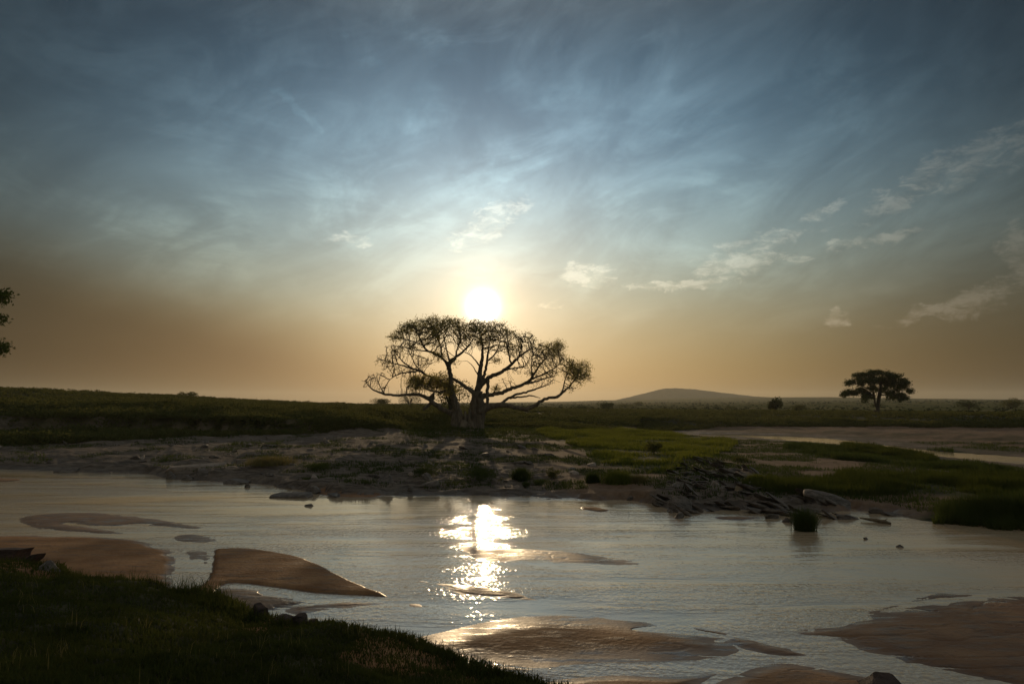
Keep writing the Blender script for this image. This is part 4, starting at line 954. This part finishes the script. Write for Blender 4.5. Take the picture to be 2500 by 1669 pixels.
    CL=[(1130,508,115,40,-24,1.05),(1080,545,60,24,-30,.8),(820,547,66,18,5,.8),(1345,632,92,36,6,1.05),(1570,652,140,13,-1,1.0),(1700,604,120,28,-6,1.1),(1790,596,60,12,0,.8),(1745,553,160,28,-10,.8),(1990,552,120,16,-4,.9),(1900,480,60,16,-16,.85),(2200,385,220,50,-20,.95),(2340,320,150,52,-25,.8),(1262,694,34,12,0,.9),(2335,580,42,74,-20,1.1),(2240,690,100,36,-24,1.0),(2110,725,90,18,-12,.95),(1920,732,30,24,-20,1.0),(640,225,26,9,32,.5),
      (690,255,70,9,32,.5),(860,160,34,12,0,.5),(790,88,18,9,10,.5),(1050,120,120,13,38,.55),(1000,90,190,34,22,.4),(1150,170,60,26,30,.45),(900,290,200,70,-42,.55),(870,400,120,60,-35,.45),(640,480,320,60,-14,.4),(420,560,260,40,14,.35),(1150,390,170,22,-16,.5),(1330,180,230,60,-12,.32),(1500,450,240,40,-8,.4),(1720,240,220,40,-15,.3),(1000,470,220,60,-10,.35)]
    wsep=N(nt,'ShaderNodeSeparateColor',inp={0:noise(nt,vec,22,4,.6,0,True)})
    waz=mth(nt,'ADD',az,mth(nt,'MULTIPLY',mth(nt,'SUBTRACT',wsep.outputs[0],.5),5.0)); wel=mth(nt,'ADD',el,mth(nt,'MULTIPLY',mth(nt,'SUBTRACT',wsep.outputs[1],.5),2.6))
    tot=None; soft=None
    for (u,v_,ru,rv,rot,inten) in CL:
        a0,e0=azel(u,v_); sc=1/(F)*180/math.pi*.9; ra,re=ru*sc,rv*sc; c_,s_=math.cos(R(rot)),math.sin(R(rot))
        dx=mth(nt,'SUBTRACT',waz,float(a0)); dy=mth(nt,'SUBTRACT',wel,float(e0))
        # screen-down rotation: el axis is up
        a_=mth(nt,'ADD',mth(nt,'MULTIPLY',dx,c_/ra),mth(nt,'MULTIPLY',dy,-s_/ra)); b_=mth(nt,'ADD',mth(nt,'MULTIPLY',dx,s_/re),mth(nt,'MULTIPLY',dy,c_/re))
        r2=mth(nt,'ADD',mth(nt,'MULTIPLY',a_,a_),mth(nt,'MULTIPLY',b_,b_)); mk=mth(nt,'MULTIPLY',sstep(nt,1.5,.0,r2),inten)
        if inten<.56: soft=mk if soft is None else mth(nt,'MAXIMUM',soft,mk)
        else: tot=mk if tot is None else mth(nt,'MAXIMUM',tot,mk)
    cl=sstep(nt,1.75,2.75,mth(nt,'ADD',mth(nt,'MULTIPLY',cn,3.0),mth(nt,'MULTIPLY',tot,1.0))); cl=mth(nt,'MULTIPLY',cl,sstep(nt,.03,.2,tot))
    lum=mixc(nt,.55,mixc(nt,1.0,base,(1.9,1.85,1.78),'MULTIPLY'),mixc(nt,1.0,base,(1.45,1.4,1.3),'MULTIPLY'))
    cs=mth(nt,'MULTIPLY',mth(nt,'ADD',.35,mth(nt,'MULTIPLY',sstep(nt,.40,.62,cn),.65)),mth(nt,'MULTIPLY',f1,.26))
    lum=mixc(nt,1.0,mixc(nt,1.0,base,(1.12,1.05,.98),'MULTIPLY'),N(nt,'ShaderNodeCombineColor',inp={0:cs,1:mth(nt,'MULTIPLY',cs,.90),2:mth(nt,'MULTIPLY',cs,.76)}).outputs[0],'ADD')
    base=mixc(nt,mth(nt,'MULTIPLY',cl,.85),base,lum)
    sf=mth(nt,'MULTIPLY',soft,sstep(nt,.35,.68,c2)); base=mixc(nt,sf,base,mixc(nt,1.0,base,(1.9,1.75,1.6),'MULTIPLY'))
    # aureole round the sun
    dt=N(nt,'ShaderNodeVectorMath',operation='DOT_PRODUCT'); nt.links.new(vec,dt.inputs[0]); dt.inputs[1].default_value=sd
    th=mth(nt,'MULTIPLY',mth(nt,'ARCCOSINE',mth(nt,'MINIMUM',dt.outputs['Value'],1.0)),180/math.pi)
    def glow(a,sg,p,col):
        g_=mth(nt,'MULTIPLY',mth(nt,'EXPONENT',mth(nt,'MULTIPLY',mth(nt,'POWER',mth(nt,'DIVIDE',th,sg),p),-1)),a)
        return mixc(nt,1.0,N(nt,'ShaderNodeCombineColor',inp={0:g_,1:g_,2:g_}).outputs[0],col,'MULTIPLY')
    tot_=base
    for g_ in (glow(2.8,1.05,2.2,(1,.95,.84)),glow(1.05,2.0,1.05,(1,.74,.44)),glow(.32,10.0,1.25,(1,.86,.76))):
        tot_=mixc(nt,1.0,tot_,g_,'ADD')
    tot_=mixc(nt,1.0,tot_,mixc(nt,1.0,nis.outputs[0],(.004,.004,.004),'MULTIPLY'),'ADD')
    ten=mixc(nt,1.0,tot_,(10,10,10),'MULTIPLY')
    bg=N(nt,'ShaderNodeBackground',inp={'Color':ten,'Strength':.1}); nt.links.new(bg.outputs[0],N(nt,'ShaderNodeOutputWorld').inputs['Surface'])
    w.cycles.sampling_method='MANUAL'; w.cycles.sample_map_resolution=1024
sky()
# ------------------------------------------------------------------ camera and settings
cam=bpy.data.cameras.new('camera'); co=bpy.data.objects.new('camera',cam); COL.objects.link(co); S.camera=co
co.location=(0,0,CH); co.rotation_euler=(math.pi/2+PITCH,0,0); cam.lens=24.0; cam.sensor_width=36; cam.clip_start=.05; cam.clip_end=30000
S.view_settings.view_transform='Standard'; S.view_settings.look='None'; S.view_settings.exposure=0; S.view_settings.gamma=1; S.view_settings.use_curve_mapping=False
c=S.cycles; c.use_denoising=True; c.max_bounces=5; c.diffuse_bounces=2; c.glossy_bounces=3; c.transmission_bounces=3; c.transparent_max_bounces=6; c.volume_bounces=0; c.sample_clamp_indirect=6; c.sample_clamp_direct=0
print('done',time.time()-T0)
